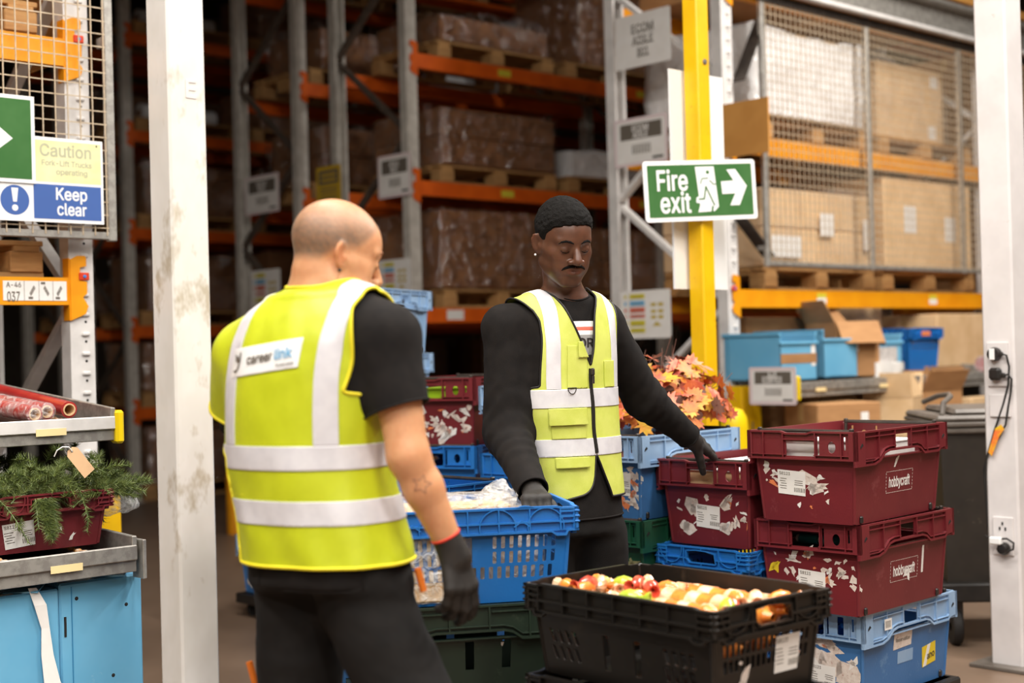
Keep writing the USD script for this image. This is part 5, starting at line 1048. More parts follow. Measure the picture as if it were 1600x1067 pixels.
# star tattoo on the forearm
tc = at(656, 761, 2.9); ru = nrm(WR1 - ER1); rs_ = nrm(np.cross(ru, [0, 1, 0])); star = []
for k in range(11): a = k * math.pi / 5 + .25; r_ = .021 if k % 2 == 0 else .0095; star.append((r_ * math.sin(a), r_ * math.cos(a)))
P = np.vstack([np.linspace(star[i], star[i + 1], 6, endpoint=False) for i in range(10)]); P3 = trace(body1, tc + P[:, :1] * np.array([1, 0, 0]) + P[:, 1:] * np.array([0, 0, 1]), (0, 1, 0)) - np.array([0, .0002, 0])
part(man1, 'star_tattoo', tube(P3, .0007, 5, closed=True), mat('tattoo_ink', (120, 96, 84), rough=.6), 'outlined star tattoo on the forearm')
# T-shirt
def shirt1(p):
    d = union([lambda p: T1(p, .008), lambda p: smin(cone(p, NB1 + [0, 0, -.012], SR1 + [0, 0, .004], .071, .066), cone(p, NB1 + [0, 0, -.02], SL1, .058, .064), .02), lambda p: cone(p, SR1, SR1 + (ER1 - SR1) * .72, .064, .062), lambda p: cone(p, SL1, SL1 + (EL1 - SL1) * .7, .068, .066)], [.04, .035, .035])(p)
    return d + .010 * wr(p, 9, 3, (1, 1, .45)) + .004 * wr(p, 26, 4, (1, 1, .6))
V, F = sdf_mesh(shirt1, (-.95, 2.6, .8), (-.05, 3.7, 1.56), .006)
uR, uL = nrm(ER1 - SR1 + np.array([.03, 0, 0])), nrm(EL1 - SL1); hmR, hmL = SR1 + (ER1 - SR1) * .60, SL1 + (EL1 - SL1) * .6
V, F = cut(V, F, lambda v: np.where((v - SR1) @ uR > .05, np.where(v[:, 0] > hmR[0] - .085, -(v - hmR) @ uR, 1.), 1.), lambda v: np.where((v[:, 0] < SL1[0] + .05), -(v - hmL) @ uL, 1.), lambda v: np.linalg.norm(v - NB1 - [0.0, .0, .055], axis=1) - .07)
shellpart(man1, 't_shirt', V, F, m_blackcl, .004, label='black T-shirt'); pipe(man1, 'shirt_hem', V, F, .0028, m_blackcl)
# trousers
def tr1(p):
    d = union([lambda p: T1(p, .006), leg_fn(hipR1, knR1, anR1, 0, (.104, .088, .07)), leg_fn(hipL1, knL1, anL1, 0, (.104, .088, .07))], [.045, .03])(p)
    return d + .012 * wr(p, 7, 8, (1, 1, 1.6)) + .005 * wr(p, 20, 9, (1, 1, 1.5))
V, F = sdf_mesh(tr1, (-1.0, 2.6, .03), (.3, 3.7, 1.0), .0075); zt1 = at(520, 862, 3.1)[2]
V, F = cut(V, F, lambda v: zt1 - v[:, 2], lambda v: v[:, 2] - .09); shellpart(man1, 'trousers', V, F, m_trouser, .004, label='black work trousers')
for px, y, d_, n_ in ((657, 905, 3.07, 'right pocket'), (394, 1050, 3.25, 'left pocket')): q = at(px, y, d_); part(man1, 'pocket_tool', cyl(q + [-.006, 0, .024], q + [.006, 0, -.026], .008, 12), m_tool, 'orange tool handle in the ' + n_)
for a in (anR1, anL1): part(man1, 'boot', foot_mesh(a, f1), m_boot, smooth=True)
# glove
gf = hand_fn(hd1, .0026, skip=((4, 2),)); gcf = lambda p: smin(gf(p), cone(p, WR1 + (ER1 - WR1) * .10, WR1 + (WR1 - ER1) * .1, .0315, .033), .012)
V, F = sdf_mesh(gcf, WR1 - [.14, .16, .28], WR1 + [.14, .16, .1], .003); uw = nrm(ER1 - WR1); wc = WR1 + uw * .03
V, F = cut(V, F, lambda v: -(v - wc) @ uw); gl = shellpart(man1, 'glove', V, F, m_glove, .002, label='black knitted glove with a bare thumb tip')
pipe(gl, 'cuff_edge', V, F, .0034, mat('red_cuff', (206, 52, 32), rough=.6), 'red cuff edge')
gl2 = hand_fn(hl1, .0026); V, F = sdf_mesh(gl2, WL1 - [.2, .2, .2], WL1 + [.2, .2, .2], .004); part(man1, 'glove', trimesh.Trimesh(V, F, process=False), m_glove, smooth=True)
# vest
core1 = union([lambda p: T1(p, .010), lambda p: smin(cone(p, NB1 + [0, 0, -.012], SR1 + [0, 0, .004], .071, .066), cone(p, NB1 + [0, 0, -.02], SL1, .058, .064), .02), lambda p: cone(p, SR1, SR1 + (ER1 - SR1) * .28, .066, .066)], [.04, .035])
def vest1(p):
    d = union([TV1, lambda p: cone(p, NB1 + [0, 0, -.012], SR1 + [-.03, .01, .022], .066, .062), lambda p: smin(cone(p, NB1 + [0, 0, -.012], SL1 + [.01, 0, .004], .066, .07), cone(p, SL1, SL1 + (EL1 - SL1) * .5, .078, .088), .02)], [.04, .045])(p)
    d = smin(d, core1(p) - .004, .015)
    return d + .016 * wr(p, 6, 21, (1, 1, .45)) + .007 * wr(p, 17, 22, (1, 1, .4)) + .0018 * np.sin(p[:, 0] * 60 + 9 * wr(p, 5, 23)) * np.clip((1.12 - p[:, 2]) / .2, 0, 1)
V, F = sdf_mesh(vest1, (-1.0, 2.6, .75), (-.05, 3.7, 1.58), .0055); V = relax(V, F, 2)
hem1 = at(516, 887, 2.98)[2]; lv1 = TV1.lv
def nk1(v): return np.linalg.norm(v - NB1 - [.006, .0, .055], axis=1) - .094
def armR1(v): l, w_ = lv1(v); return np.maximum(.168 - l - .02 * np.clip((v[:, 2] - 1.3) / .1, -1, 1) ** 2 + np.where(w_ > 0, .012, 0), np.minimum(np.hypot((v[:, 2] - 1.335) / .118, w_ / .3) - 1, .212 - l))
def armL1c(v): l, w_ = lv1(v); dl = (v - SL1) @ nrm(EL1 - SL1); return np.where(l < -.15, .13 - dl, 1.)
V, F = cut(V, F, lambda v: v[:, 2] - hem1, nk1, armR1, armL1c); VV, FV = V, F
vs = shellpart(man1, 'hi_vis_vest', V, F, m_hiviz, .003, label='yellow hi-vis vest seen from the back'); pipe(vs, 'binding', V, F, .0042, m_hem)
def band(z0, z1): return lambda v: np.minimum(v[:, 2] - z0, z1 - v[:, 2])
def lband(l0, l1, zmin=-9): return lambda v: np.minimum(np.minimum(lv1(v)[0] - l0, l1 - lv1(v)[0]), v[:, 2] - zmin)
def tape(base, par, fns, m=m_refl, name='reflective_tape', lift=.0022, th=.002, label=None):
    a, b = cut(*base, *fns)
    if len(b): return shellpart(par, name, a, b, m, th, lift, label)
zA, zB = at(480, 697, 2.99)[2], at(480, 735, 2.99)[2]; zC, zD = at(495, 783, 2.99)[2], at(495, 821, 2.99)[2]
for z0, z1 in ((zB, zA), (zD, zC)): tape((VV, FV), vs, [band(z0, z1)])
for l0, l1 in ((.104, .150), (-.152, -.106)): tape((VV, FV), vs, [lband(l0, l1, zA + .0005)])
tape((VV, FV), vs, [band(zB + .0 - .055, zB - .053), ], m_hem, 'seam', .001, .001)
lp0, lp1 = -.128, .068
pz = lambda l: 1.289 + .11 * (l - lp0)
panel = [lambda v: np.minimum(lv1(v)[0] - lp0, lp1 - lv1(v)[0]), lambda v: .031 - np.abs(v[:, 2] - pz(lv1(v)[0])), lambda v: -lv1(v)[1]]
pn = tape((VV, FV), vs, panel, m_signw, 'printed_panel', .0026, .002, 'white printed panel on the back')
fd3 = np.array([f1[0], f1[1], 0])
def pl1(x, y): l = x; return np.stack([TV1.at(a, -.3, 1.3 + b * 0) + [0, 0, b + pz(a) - 1.3] for a, b in zip(l, y)])
for s_, h_, x_, y_, w_, m_ in (('career', .019, -.037, .003, .074, m_inkg), ('link', .021, .030, .004, .046, LK + 'hz_blue'), ('for your career', .005, .035, -.019, .045, m_inkg)): part(pn, 'lettering', drape(text(s_, h_, .0003, True, True, w_).apply_translation((x_, y_, 0)), vest1, pl1, fd3, .0048), m_)
sw = unary_union([LineString([(0, .016), (.004, .004), (.012, .002), (.018, .008), (.02, .018)]).buffer(.0022), LineString([(.02, .012), (.016, -.008), (.006, -.02), (-.002, -.018)]).buffer(.0022), Point(.009, .01).buffer(.004)])
part(pn, 'emblem', drape(ext(sw, .0003).apply_translation((-.118, .002, 0)), vest1, pl1, fd3, .0048), m_inkg)

# ================================================================== dark-haired man with both hands on crates
A2 = math.radians(180 - 36); f2 = np.array([math.sin(A2), math.cos(A2)])
rows2, vrows2 = [], []
for px, y, a, b in ((888, 830, .165, .125), (890, 770, .155, .118), (886, 700, .15, .112), (880, 600, .152, .108), (880, 540, .155, .104), (880, 500, .14, .095), (882, 472, .1, .08)): q = at(px, y, 4.32); rows2.append((q[2], q[0], q[1], a, b))
for px, y, a, b in ((889, 800, .166, .136), (892, 770, .165, .134), (888, 700, .162, .131), (881, 600, .162, .128), (881, 540, .164, .124), (881, 500, .152, .114), (883, 474, .115, .098)): q = at(px, y, 4.32); vrows2.append((q[2], q[0], q[1], a, b))
T2, TV2 = Trunk(rows2, f2), Trunk(vrows2, f2, 2.25); lv2 = TV2.lv
SR2, SL2 = at(789, 512, 4.23), at(940, 508, 4.42); ER2, WR2 = at(794, 676, 4.20), at(834, 770, 3.965); EL2, WL2 = at(1006, 622, 4.56), at(1080, 686, 4.71)
NB2, HC2 = at(884, 466, 4.31), at(880, 379, 4.21); FR2 = frame(math.radians(180 - 24), math.radians(20), math.radians(-2))
head2 = group_fn(lambda p: head_fn((p - HC2) @ FR2, 1.32, 1.25, 1.02), HC2, .15)
hr2 = hand(WR2, at(838, 781, 3.86) - WR2, at(838, 740, 3.82) - at(838, 800, 3.9), at(900, 790, 3.9) - at(838, 790, 3.9), curl=(1.0, 1.05, 1.05, 1.0), curl2=(.75, .8, .8, .8), tb=(.75, .5, -.45))
hl2 = hand(WL2, at(1106, 700, 4.80) - WL2, at(1120, 665, 4.72) - at(1106, 700, 4.80), at(1085, 720, 4.70) - at(1100, 690, 4.82), curl=(.1, .08, .05, .05), curl2=(.2, .18, .2, .25), tb=(.7, .6, -.5), spread=.1)
hipR2, hipL2 = at(850, 845, 4.29), at(930, 840, 4.37); knR2, knL2 = at(845, 1060, 4.28), at(948, 1060, 4.42); anR2, anL2 = at(845, 1250, 4.33), at(952, 1245, 4.48)
armR2 = lambda p: smin(cone(p, SR2, ER2, .052, .04), cone(p, ER2, WR2, .04, .027), .02)
armL2 = lambda p: smin(cone(p, SL2, EL2, .052, .04), cone(p, EL2, WL2, .04, .027), .02)
neck2 = lambda p: cone(p, NB2 + np.array([0, 0, -.05]), HC2 + FR2 @ np.array([0, -.025, -.045]), .06, .053)
legs2 = lambda p: smin(leg_fn(hipR2, knR2, anR2, 0, (.085, .058, .042))(p), leg_fn(hipL2, knL2, anL2, 0, (.085, .058, .042))(p), .02)
body2 = union([T2, lambda p: smin(cone(p, NB2, SR2, .05, .054), cone(p, NB2, SL2, .05, .054), .02), armR2, armL2, neck2, head2, hand_fn(hr2), hand_fn(hl2), legs2], [.05, .03, .03, .03, .02, .012, .012, .03])
man2 = thing('person', 'person with short black hair and moustache, lime hi-vis vest, gloved hands on crates', 'person', (0, 0, 0))
V, F = sdf_mesh(body2, (-.35, 3.6, .02), (.95, 5.1, 1.82), .005)
q = (V - HC2) @ FR2; lip = np.clip(1 - (np.abs(q[:, 2] + .0605) / .011) ** 2, 0, 1) * (q[:, 1] > .08) * np.clip((.026 - np.abs(q[:, 0])) / .006, 0, 1)
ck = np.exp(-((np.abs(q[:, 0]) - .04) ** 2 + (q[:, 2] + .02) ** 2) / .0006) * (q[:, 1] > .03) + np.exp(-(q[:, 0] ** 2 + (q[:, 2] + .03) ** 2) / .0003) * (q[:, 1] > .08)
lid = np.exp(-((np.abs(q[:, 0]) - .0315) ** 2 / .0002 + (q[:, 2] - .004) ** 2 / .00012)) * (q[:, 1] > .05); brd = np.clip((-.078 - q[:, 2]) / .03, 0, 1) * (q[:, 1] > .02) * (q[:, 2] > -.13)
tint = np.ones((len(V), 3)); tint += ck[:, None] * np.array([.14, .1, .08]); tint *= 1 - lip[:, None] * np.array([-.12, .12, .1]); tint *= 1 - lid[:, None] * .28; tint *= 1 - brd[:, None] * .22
part(man2, 'body', trimesh.Trimesh(V, F, process=False), m_skin2, 'dark-skinned body with downcast eyes', tint=tint)
# hair, brows, lashes, moustache, ear stud
def hairline(q):
    y = q[:, 1]; ax = np.abs(q[:, 0]); hl = np.interp(y, [-.12, -.085, -.045, -.02, .006, .022, .03, .05, .075, .11], [-.05, -.045, -.032, -.012, -.018, -.012, .034, .06, .073, .077]); return q[:, 2] - hl
def hair2(p):
    q = (p - HC2) @ FR2; d = smin(ell(q, (0, -.012, .038), (.081, .105, .099)), ell(q, (0, .02, .052), (.07, .068, .07)), .02)
    fade = np.clip((q[:, 2] - .0) / .05, 0, 1); d = d + .006 * (1 - fade) + .005 * (1 - np.clip(hairline(q) / .025, 0, 1)) * (q[:, 1] > .02) - .0055 * (meshkit.noise(q * 130, 5) - .5) * fade; return np.maximum(d, -(hairline(q) - .004 * (meshkit.noise(q * 90, 6) - .5)))
V, F = sdf_mesh(hair2, HC2 - .17, HC2 + .17, .003); part(man2, 'hair', trimesh.Trimesh(V, F, process=False), m_hair, 'short cropped black hair', smooth=True)
H2 = lambda pts, lift=.0005: on_head(FR2, HC2, head2, pts, lift)
for sgn in (1, -1):
    part(man2, 'eyebrow', tube(H2([(sgn * x, z) for x, z in ((.012, .022), (.022, .0265), (.034, .028), (.044, .0245), (.051, .018))], -.0012), [.002, .0038, .004, .0032, .0012], 7), m_hair)
    part(man2, 'eyelashes', tube(H2([(sgn * x, z) for x, z in ((.0185, -.002), (.024, -.0055), (.0315, -.0075), (.039, -.006), (.0455, -.001))], .0), [.0008, .0014, .0015, .0014, .0008], 6), m_hair)
part(man2, 'moustache', [tube(H2([(sgn * x, z) for x, z in ((.001, -.0478), (.010, -.0472), (.020, -.0488), (.028, -.0522), (.034, -.0562), (.0375, -.061))], -.0012), [.0036, .0046, .0046, .0042, .0032, .0012], 7) for sgn in (1, -1)], m_hair, 'thin black moustache')
part(man2, 'ear_stud', trimesh.creation.icosphere(2, .0035).apply_translation(HC2 + FR2 @ np.array([.0845, -.006, -.036])), m_signw, 'small bright ear stud')
# sweatshirt
def shirt2(p):
    d = union([lambda p: T2(p, .010), lambda p: smin(cone(p, NB2 + [0, 0, -.02], SR2, .056, .063), cone(p, NB2 + [0, 0, -.02], SL2, .056, .066), .02), lambda p: smin(cone(p, SR2, ER2, .066, .069), cone(p, ER2, WR2 + (ER2 - WR2) * .08, .068, .046), .03), lambda p: smin(cone(p, SL2, EL2, .07, .062), cone(p, EL2, WL2 + (EL2 - WL2) * .1, .062, .042), .03)], [.04, .03, .03])(p)
    uR_, uL_ = nrm(WR2 - ER2), nrm(WL2 - EL2); s1 = (p - ER2) @ uR_; s2 = (p - EL2) @ uL_; fold = np.sin(s1 * 150 + 4 * wr(p, 14, 31)) * np.exp(-((s1 - .06) / .12) ** 2) * (np.linalg.norm(p - ER2, axis=1) < .25) + np.sin(s2 * 140 + 4 * wr(p, 14, 33)) * np.exp(-((s2 - .02) / .14) ** 2) * (np.linalg.norm(p - EL2, axis=1) < .25)
    return d + .009 * wr(p, 10, 34, (1, 1, .7)) + .0016 * fold + .004 * wr(p, 24, 35)
V, F = sdf_mesh(shirt2, (-.35, 3.7, .74), (.95, 5.1, 1.6), .0055)
wr_, wl_ = WR2 + nrm(ER2 - WR2) * .012, WL2 + nrm(EL2 - WL2) * .018
V, F = cut(V, F, lambda v: np.where(np.linalg.norm(v - WR2, axis=1) < .13, (v - wr_) @ nrm(ER2 - WR2), 1.), lambda v: np.where(np.linalg.norm(v - WL2, axis=1) < .13, (v - wl_) @ nrm(EL2 - WL2), 1.), lambda v: np.linalg.norm(v - NB2 - [.006, -.03, .055], axis=1) - .082, lambda v: v[:, 2] - .80)
sh2 = shellpart(man2, 'sweatshirt', V, F, m_blackcl, .004, label='black long-sleeved sweatshirt'); pipe(sh2, 'hem', V, F, .003, m_blackcl)
mat('print_grey', (150, 148, 146), rough=.7)
VS, FS = V, F; l2 = T2.lv; fr2 = lambda v: l2(v)[1]
for nm_, c_, za_, zb_ in (('print_white', m_signw, 1.369, 1.386), ('print_red', LK + 'hz_red', 1.358, 1.369), ('print_white', m_signw, 1.345, 1.358), ('print_grey', LK + 'print_grey', 1.215, 1.345)): tape((VS, FS), sh2, [band(za_, zb_), lambda v: .08 - np.abs(l2(v)[0] - .0), fr2], c_, nm_, .0012, .001)
b3 = np.array([-f2[0], -f2[1], 0])
def pl2(x, y): return np.stack([T2.at(-a, .3, 1.3) + [0, 0, b - 1.3] for a, b in zip(x, y)])
part(sh2, 'lettering', drape(text('NOR', .026, .0004, True, True, .088).apply_translation((-.02, 1.322, 0)), shirt2, pl2, b3, .0026), m_ink)
part(sh2, 'print_motif', drape(ext(Point(0, 0).buffer(.016), .0003).apply_translation((.01, 1.27, 0)), shirt2, pl2, b3, .0026), m_ink)
def tr2(p):
    d = union([lambda p: T2(p, .004), leg_fn(hipR2, knR2, anR2, 0, (.1, .082, .068)), leg_fn(hipL2, knL2, anL2, 0, (.1, .082, .068))], [.045, .03])(p); return d + .010 * wr(p, 8, 41, (1, 1, 1.6)) + .004 * wr(p, 22, 42)
V, F = sdf_mesh(tr2, (-.3, 3.9, .03), (.75, 4.9, 1.0), .0085); V, F = cut(V, F, lambda v: .9 - v[:, 2], lambda v: v[:, 2] - .08); shellpart(man2, 'trousers', V, F, m_trouser, .004, label='black trousers')
for a in (anR2, anL2): part(man2, 'boot', foot_mesh(a, f2), m_boot, smooth=True)
for hd_, W_, E_ in ((hr2, WR2, ER2), (hl2, WL2, EL2)):
    g = hand_fn(hd_, .0024); fn_ = lambda p, g=g, W_=W_, E_=E_: smin(g(p), cone(p, W_ + (E_ - W_) * .1, W_ + (W_ - E_) * .06, .031, .031), .012)
    V, F = sdf_mesh(fn_, W_ - .24, W_ + .24, .003); part(man2, 'glove', trimesh.Trimesh(V, F, process=False), m_glove, smooth=True, label='black glove')
# vest
core2 = union([lambda p: T2(p, .012), lambda p: smin(cone(p, NB2 + [0, 0, -.02], SR2, .056, .063), cone(p, NB2 + [0, 0, -.02], SL2, .056, .066), .02), lambda p: np.minimum(cone(p, SR2, SR2 + (ER2 - SR2) * .25, .067, .067), cone(p, SL2, SL2 + (EL2 - SL2) * .25, .07, .068))], [.04, .03])
def vest2(p):
    d = union([TV2, lambda p: cone(p, NB2 + [0, 0, -.012], SR2 + [.005, 0, .02], .062, .062), lambda p: cone(p, NB2 + [0, 0, -.012], SL2 + [-.012, 0, .018], .062, .06)], [.04, .04])(p); d = smin(d, core2(p) - .004, .015); return d + .011 * wr(p, 7, 51, (1, 1, .5)) + .005 * wr(p, 19, 52, (1, 1, .5))
V, F = sdf_mesh(vest2, (-.3, 3.8, .74), (.65, 4.9, 1.6), .005); V = relax(V, F, 2)
lL = PC([.80, .862, .872, .885, .91, .95, 1.0, 1.245, 1.30, 1.41, 1.47, 1.52], [.12, .10, .055, .032, .016, .006, .0, .0, .022, .066, .092, .10]); lR = PC([.80, .875, .92, .96, 1.0, 1.245, 1.30, 1.41, 1.47, 1.52], [-.075, -.05, -.03, -.014, -.0005, -.0005, -.012, -.03, -.055, -.08])
def open2(v): l, w_ = lv2(v); z = np.clip(v[:, 2], .8, 1.52); return np.where(w_ > .02, np.maximum(l - lL(z), lR(z) - l), np.linalg.norm(v - NB2 - [0, .02, .05], axis=1) - .08)
def armR2c(v): l, w_ = lv2(v); return np.maximum(np.interp(v[:, 2], [1.2, 1.35, 1.39, 1.42, 1.45, 1.48], [.148, .142, .144, .155, .178, .2]) - l, np.minimum(np.hypot((v[:, 2] - 1.33) / .14, w_ / .3) - 1, .186 - l))
def armL2c(v): l, w_ = lv2(v); return np.maximum(.148 + l, np.minimum(np.hypot((v[:, 2] - 1.31) / .14, w_ / .3) - 1, .186 + l))
hem2 = lambda v: v[:, 2] - .862
V, F = cut(V, F, hem2, open2, armR2c, armL2c); VV2, FV2 = V, F
v2 = shellpart(man2, 'hi_vis_vest', V, F, m_hivir, .003, label='lime hi-vis vest, zipped only at the middle'); pipe(v2, 'binding', V, F, .0034, m_zip, 'black edge binding')
L2 = lambda l0, l1: (lambda v: np.minimum(lv2(v)[0] - l0, l1 - lv2(v)[0])); FRT = lambda v: lv2(v)[1] - .0
zt_ = lambda y: at(890, y, 4.19)[2]
for y0, y1 in ((637, 608), (713, 686)): tape((VV2, FV2), v2, [band(zt_(y0), zt_(y1))])
for l0, l1 in ((.096, .134), (-.134, -.092)): tape((VV2, FV2), v2, [L2(l0, l1), lambda v: v[:, 2] - zt_(608) - .0005])
def pocket(name, l0, l1, y0, y1, lift, th=.003, label=None): return tape((VV2, FV2), v2, [L2(l0, l1), band(zt_(y1), zt_(y0)), FRT], m_hivir, name, lift, th, label)
pocket('chest_pocket', .014, .078, 540, 607, .0035); pocket('pocket_flap', .008, .046, 534, 559, .009, label='flap of the chest pocket'); pocket('lower_pocket', .03, .128, 640, 685.5, .0035); pocket('pocket_flap', .026, .132, 637.5, 664, .011, label='flap of the lower pocket'); pocket('lower_pocket', .03, .125, 714, 731, .009); pocket('chest_pocket', -.1, -.055, 565, 607, .004)
def fpt(l, z, lift=.002): return trace(vest2, np.array([TV2.at(l, .3, z)]), b3)[0] - b3 * lift
part(v2, 'zip', tube([q + [.0015 * math.sin(q[2] * 40), 0, 0] for q in trace(vest2, np.array([TV2.at(0, .3, z) for z in np.linspace(.995, 1.245, 30)]), b3) - b3 * .001], .0062, 8), m_zip, 'black zip')
zs = part(v2, 'zip_slider', bx(0, 0, 0, .012, .008, .022, .003).apply_translation(fpt(0, 1.235, .01)), m_dsteel); part(zs, 'zip_pull', bx(0, 0, 0, .008, .003, .024, .001).apply_translation(fpt(0, 1.212, .012)), m_dsteel)
dc_ = fpt(.068, zt_(606), .006); th_ = np.linspace(math.pi, 2 * math.pi, 12); part(v2, 'd_ring', tube([dc_ + np.array([-.848, -.53, 0]) * .0145 * math.cos(t) + [0, 0, .018 * math.sin(t)] for t in th_] + [dc_ + np.array([-.848, -.53, 0]) * .0145 * math.cos(t) for t in (0.01, math.pi - .01)], .0014, 6, closed=True), m_dsteel, 'dark D-ring')
# ------------------------------------------------------------------ what the crates hold
def inside(c, x, y, z): return (math.cos(c[1]) * x - math.sin(c[1]) * y + c[0][0], math.sin(c[1]) * x + math.cos(c[1]) * y + c[0][1], c[0][2] + z)
def pads(c, x, y, z, w, d, h, label, m=m_paper, cat='paper', side=m_paper):
    o = thing('paper_pad', label, cat, inside(c, x, y, z), c[1]); part(o, 'cover', bx(0, 0, h - .004, w, d, .008, .002), m); part(o, 'pages', bx(0, 0, (h - .008) / 2, w - .006, d - .006, h - .008), side)
cM1, cM2, cM3 = (near(1.05, 4.375, 43.5, .29, 1.022)), near(1.067, 4.43, 45, .29, .726), near(.769, 4.682, 46, .29, .912)
pads(cM1, -.13, 0, .008, .24, .3, .255, 'white pads standing in the top maroon crate, seen through its handle hole'); pads(cM1, .13, .02, .008, .2, .28, .235, 'second block of pads in the top maroon crate')
pads(cM3, -.13, -.0, .008, .24, .3, .252, 'white and tan pads in the crate under the resting hand', m_paper, 'paper', m_cardl); pads(cM3, .13, 0, .008, .22, .3, .262, 'white pads at the far end of the crate under the resting hand')
for k in range(5):
    o = thing('glitter_tube', 'teal clear tube lying by the handle hole of the middle maroon crate', 'tube', inside(cM2, -.2 + .036 * (k // 3) * 1.2, -.12 + .085 * (k % 3), .225), cM2[1] + math.pi / 2, 'teal tubes in the middle maroon crate'); part(o, 'tube_body', cyl((-.038, 0, 0), (.034, 0, 0), .016, 14), mat('teal_glass', (70, 150, 160), rough=.12, trans=.3) if k == 0 else LK + 'teal_glass'); part(o, 'tube_cap', cyl((.034, 0, 0), (.046, 0, 0), .0125, 12), m_signw)
pads(cM2, -.16, 0, .008, .2, .3, .195, 'dark packs lying under the teal tubes', m_black, 'pack', m_black)
c6 = near(-.15, 5.6, 25, .27, 1.2)
pads(c6, -.16, -.03, .008, .2, .22, .225, 'lime green pack showing in the handle hole of the sticker-covered crate', mat('lime_pack', (150, 190, 30), rough=.4), 'pack', LK + 'lime_pack')
# kraft parcels in film
cBL = (BLl, BLr)
def parcel(x, y, z, rz, w, d, h, label, seed, fm=True):
    o = thing('kraft_parcel', label, 'parcel', inside(cBL, x, y, z), cBL[1] + rz); part(o, 'parcel_body', bx(0, 0, h / 2, w, d, h, .006), m_cardl)
    if fm: part(o, 'film', crinkle(w + .012, d + .012, h + .01, seed, .014, .02, .03), m_filmw2, smooth=True)
m_filmw2 = film('parcel_film', (244, 242, 238), .05, .75, 30)
parcel(-.14, -.02, .008, 0, .25, .3, .215, 'film-wrapped kraft parcel at the left of the bright blue crate', 71); parcel(.1, .03, .008, .05, .2, .26, .218, 'film-wrapped kraft parcel in the middle of the bright blue crate', 72)
parcel(.01, -.1, .225, .1, .22, .13, .035, 'flat film-covered kraft packet lying on top of the parcels', 73); parcel(-.2, -.06, .226, -.1, .15, .16, .03, 'flat white packet on top of the left parcel', 74)
o = thing('clear_bag', 'scrunched clear bag standing up beside the gloved hand', 'bag', inside(cBL, .115, -.01, .222), cBL[1])
bg = trimesh.creation.icosphere(3, 1.0); v = bg.vertices; rr = .055 * (1 - .45 * np.clip(v[:, 2], 0, 1)); v = np.stack([v[:, 0] * rr, v[:, 1] * rr * .8, (v[:, 2] + 1) * .045], 1); v += (meshkit.fbm(v * 60, 3, 4)[:, None] - .5) * .03; bg.vertices = np.maximum(v, [-9, -9, .001]); part(o, 'bag_body', bg, m_filmw2, smooth=True)
# wrapped decorations in the black crate
cBK = (BKl, BKr); RK = np.random.default_rng(77)
m_or = mat('wrap_orange', (236, 150, 60), (226, 120, 50), scale=30, rough=.22, coat=.6); m_rd = mat('wrap_red', (200, 60, 44), (222, 110, 80), scale=40, rough=.22, coat=.6); m_wt = mat('wrap_white', (244, 216, 184), (236, 170, 120), scale=26, rough=.2, coat=.6); m_lg = mat('wrap_lime', (176, 196, 60), rough=.22, coat=.6)
for k, (x, y, z, rz, L, rr, who) in enumerate(((.05, .1, .150, .02, .36, .030, 'long orange film-wrapped roll at the back of the black crate'), (.07, .035, .148, -.03, .36, .030, 'long orange film-wrapped roll along the middle of the black crate'), (.1, -.04, .142, .05, .30, .028, 'orange film-wrapped roll nearest the label side of the black crate'), (-.12, .08, .15, .5, .24, .026, 'short orange roll lying askew in the black crate'), (.03, .06, .09, 0, .4, .03, 'lower orange roll in the black crate'), (.03, -.05, .085, 0, .4, .03, 'lowest orange roll by the near wall of the black crate'))):
    o = thing('wrapped_roll', who, 'roll', inside(cBK, x, y, z + .02), cBK[1] + rz); part(o, 'roll_body', tf(lathe([(.008, -L / 2 - .02), (rr * .5, -L / 2), (rr, -L / 2 + .012)] + [(rr * (1 + .06 * (-1) ** i), -L / 2 + .012 + (L - .024) * i / 9) for i in range(1, 9)] + [(rr, L / 2 - .012), (rr * .5, L / 2), (.008, L / 2 + .02)], 18), (0, 0, 0), (0, 1, 0), (0, 0, 1), (1, 0, 0)), m_or)
    for q in range(4): part(o, 'white_band', cyl((-L * .34 + q * L * .22, 0, 0), (-L * .34 + q * L * .22 + L * .1, 0, 0), rr * 1.075, 18), m_wt)
KD = {}
for k in range(22):
    kind = ('orange', 'red', 'orange', 'lime', 'red', 'orange', 'white')[k % 7]; x, y = (-.235 + .02 * (k % 11) + RK.normal() * .01, -.115 + .04 * (k % 5) + RK.normal() * .012) if k < 16 else (.2 + RK.normal() * .03, -.13 + .045 * (k - 16)); z = .176 + .025 * RK.random() + (.02 if k % 5 == 0 else 0)
    lab = 'small %s sweet-like wrapped decoration with twisted ends in the black crate' % kind; a = RK.uniform(0, 6)
    if kind in KD: copy(KD[kind], inside(cBK, x, y, z), a, lab, kind + ' twisted wraps in the black crate'); continue
    o = KD[kind] = thing('wrapped_decoration', lab, 'decoration', inside(cBK, x, y, z), a, kind + ' twisted wraps in the black crate'); mm_ = {'orange': m_or, 'red': m_rd, 'white': m_wt, 'lime': m_lg}[kind]
    part(o, 'wrap_body', tf(lathe([(.004, -.03), (.015, -.018), (.02, 0), (.015, .018), (.004, .03)], 12), (0, 0, 0), (0, 1, 0), (0, 0, 1), (1, 0, 0)), mm_)
    for s in (-1, 1): part(o, 'twist_end', tf(lathe([(.004, 0), (.012, .01), (.016, .018), (.013, .018), (.003, .002)], 9), (s * .029, 0, 0), (0, 1, 0), (0, 0, s), (s, 0, 0)), m_wt if s > 0 else mm_)
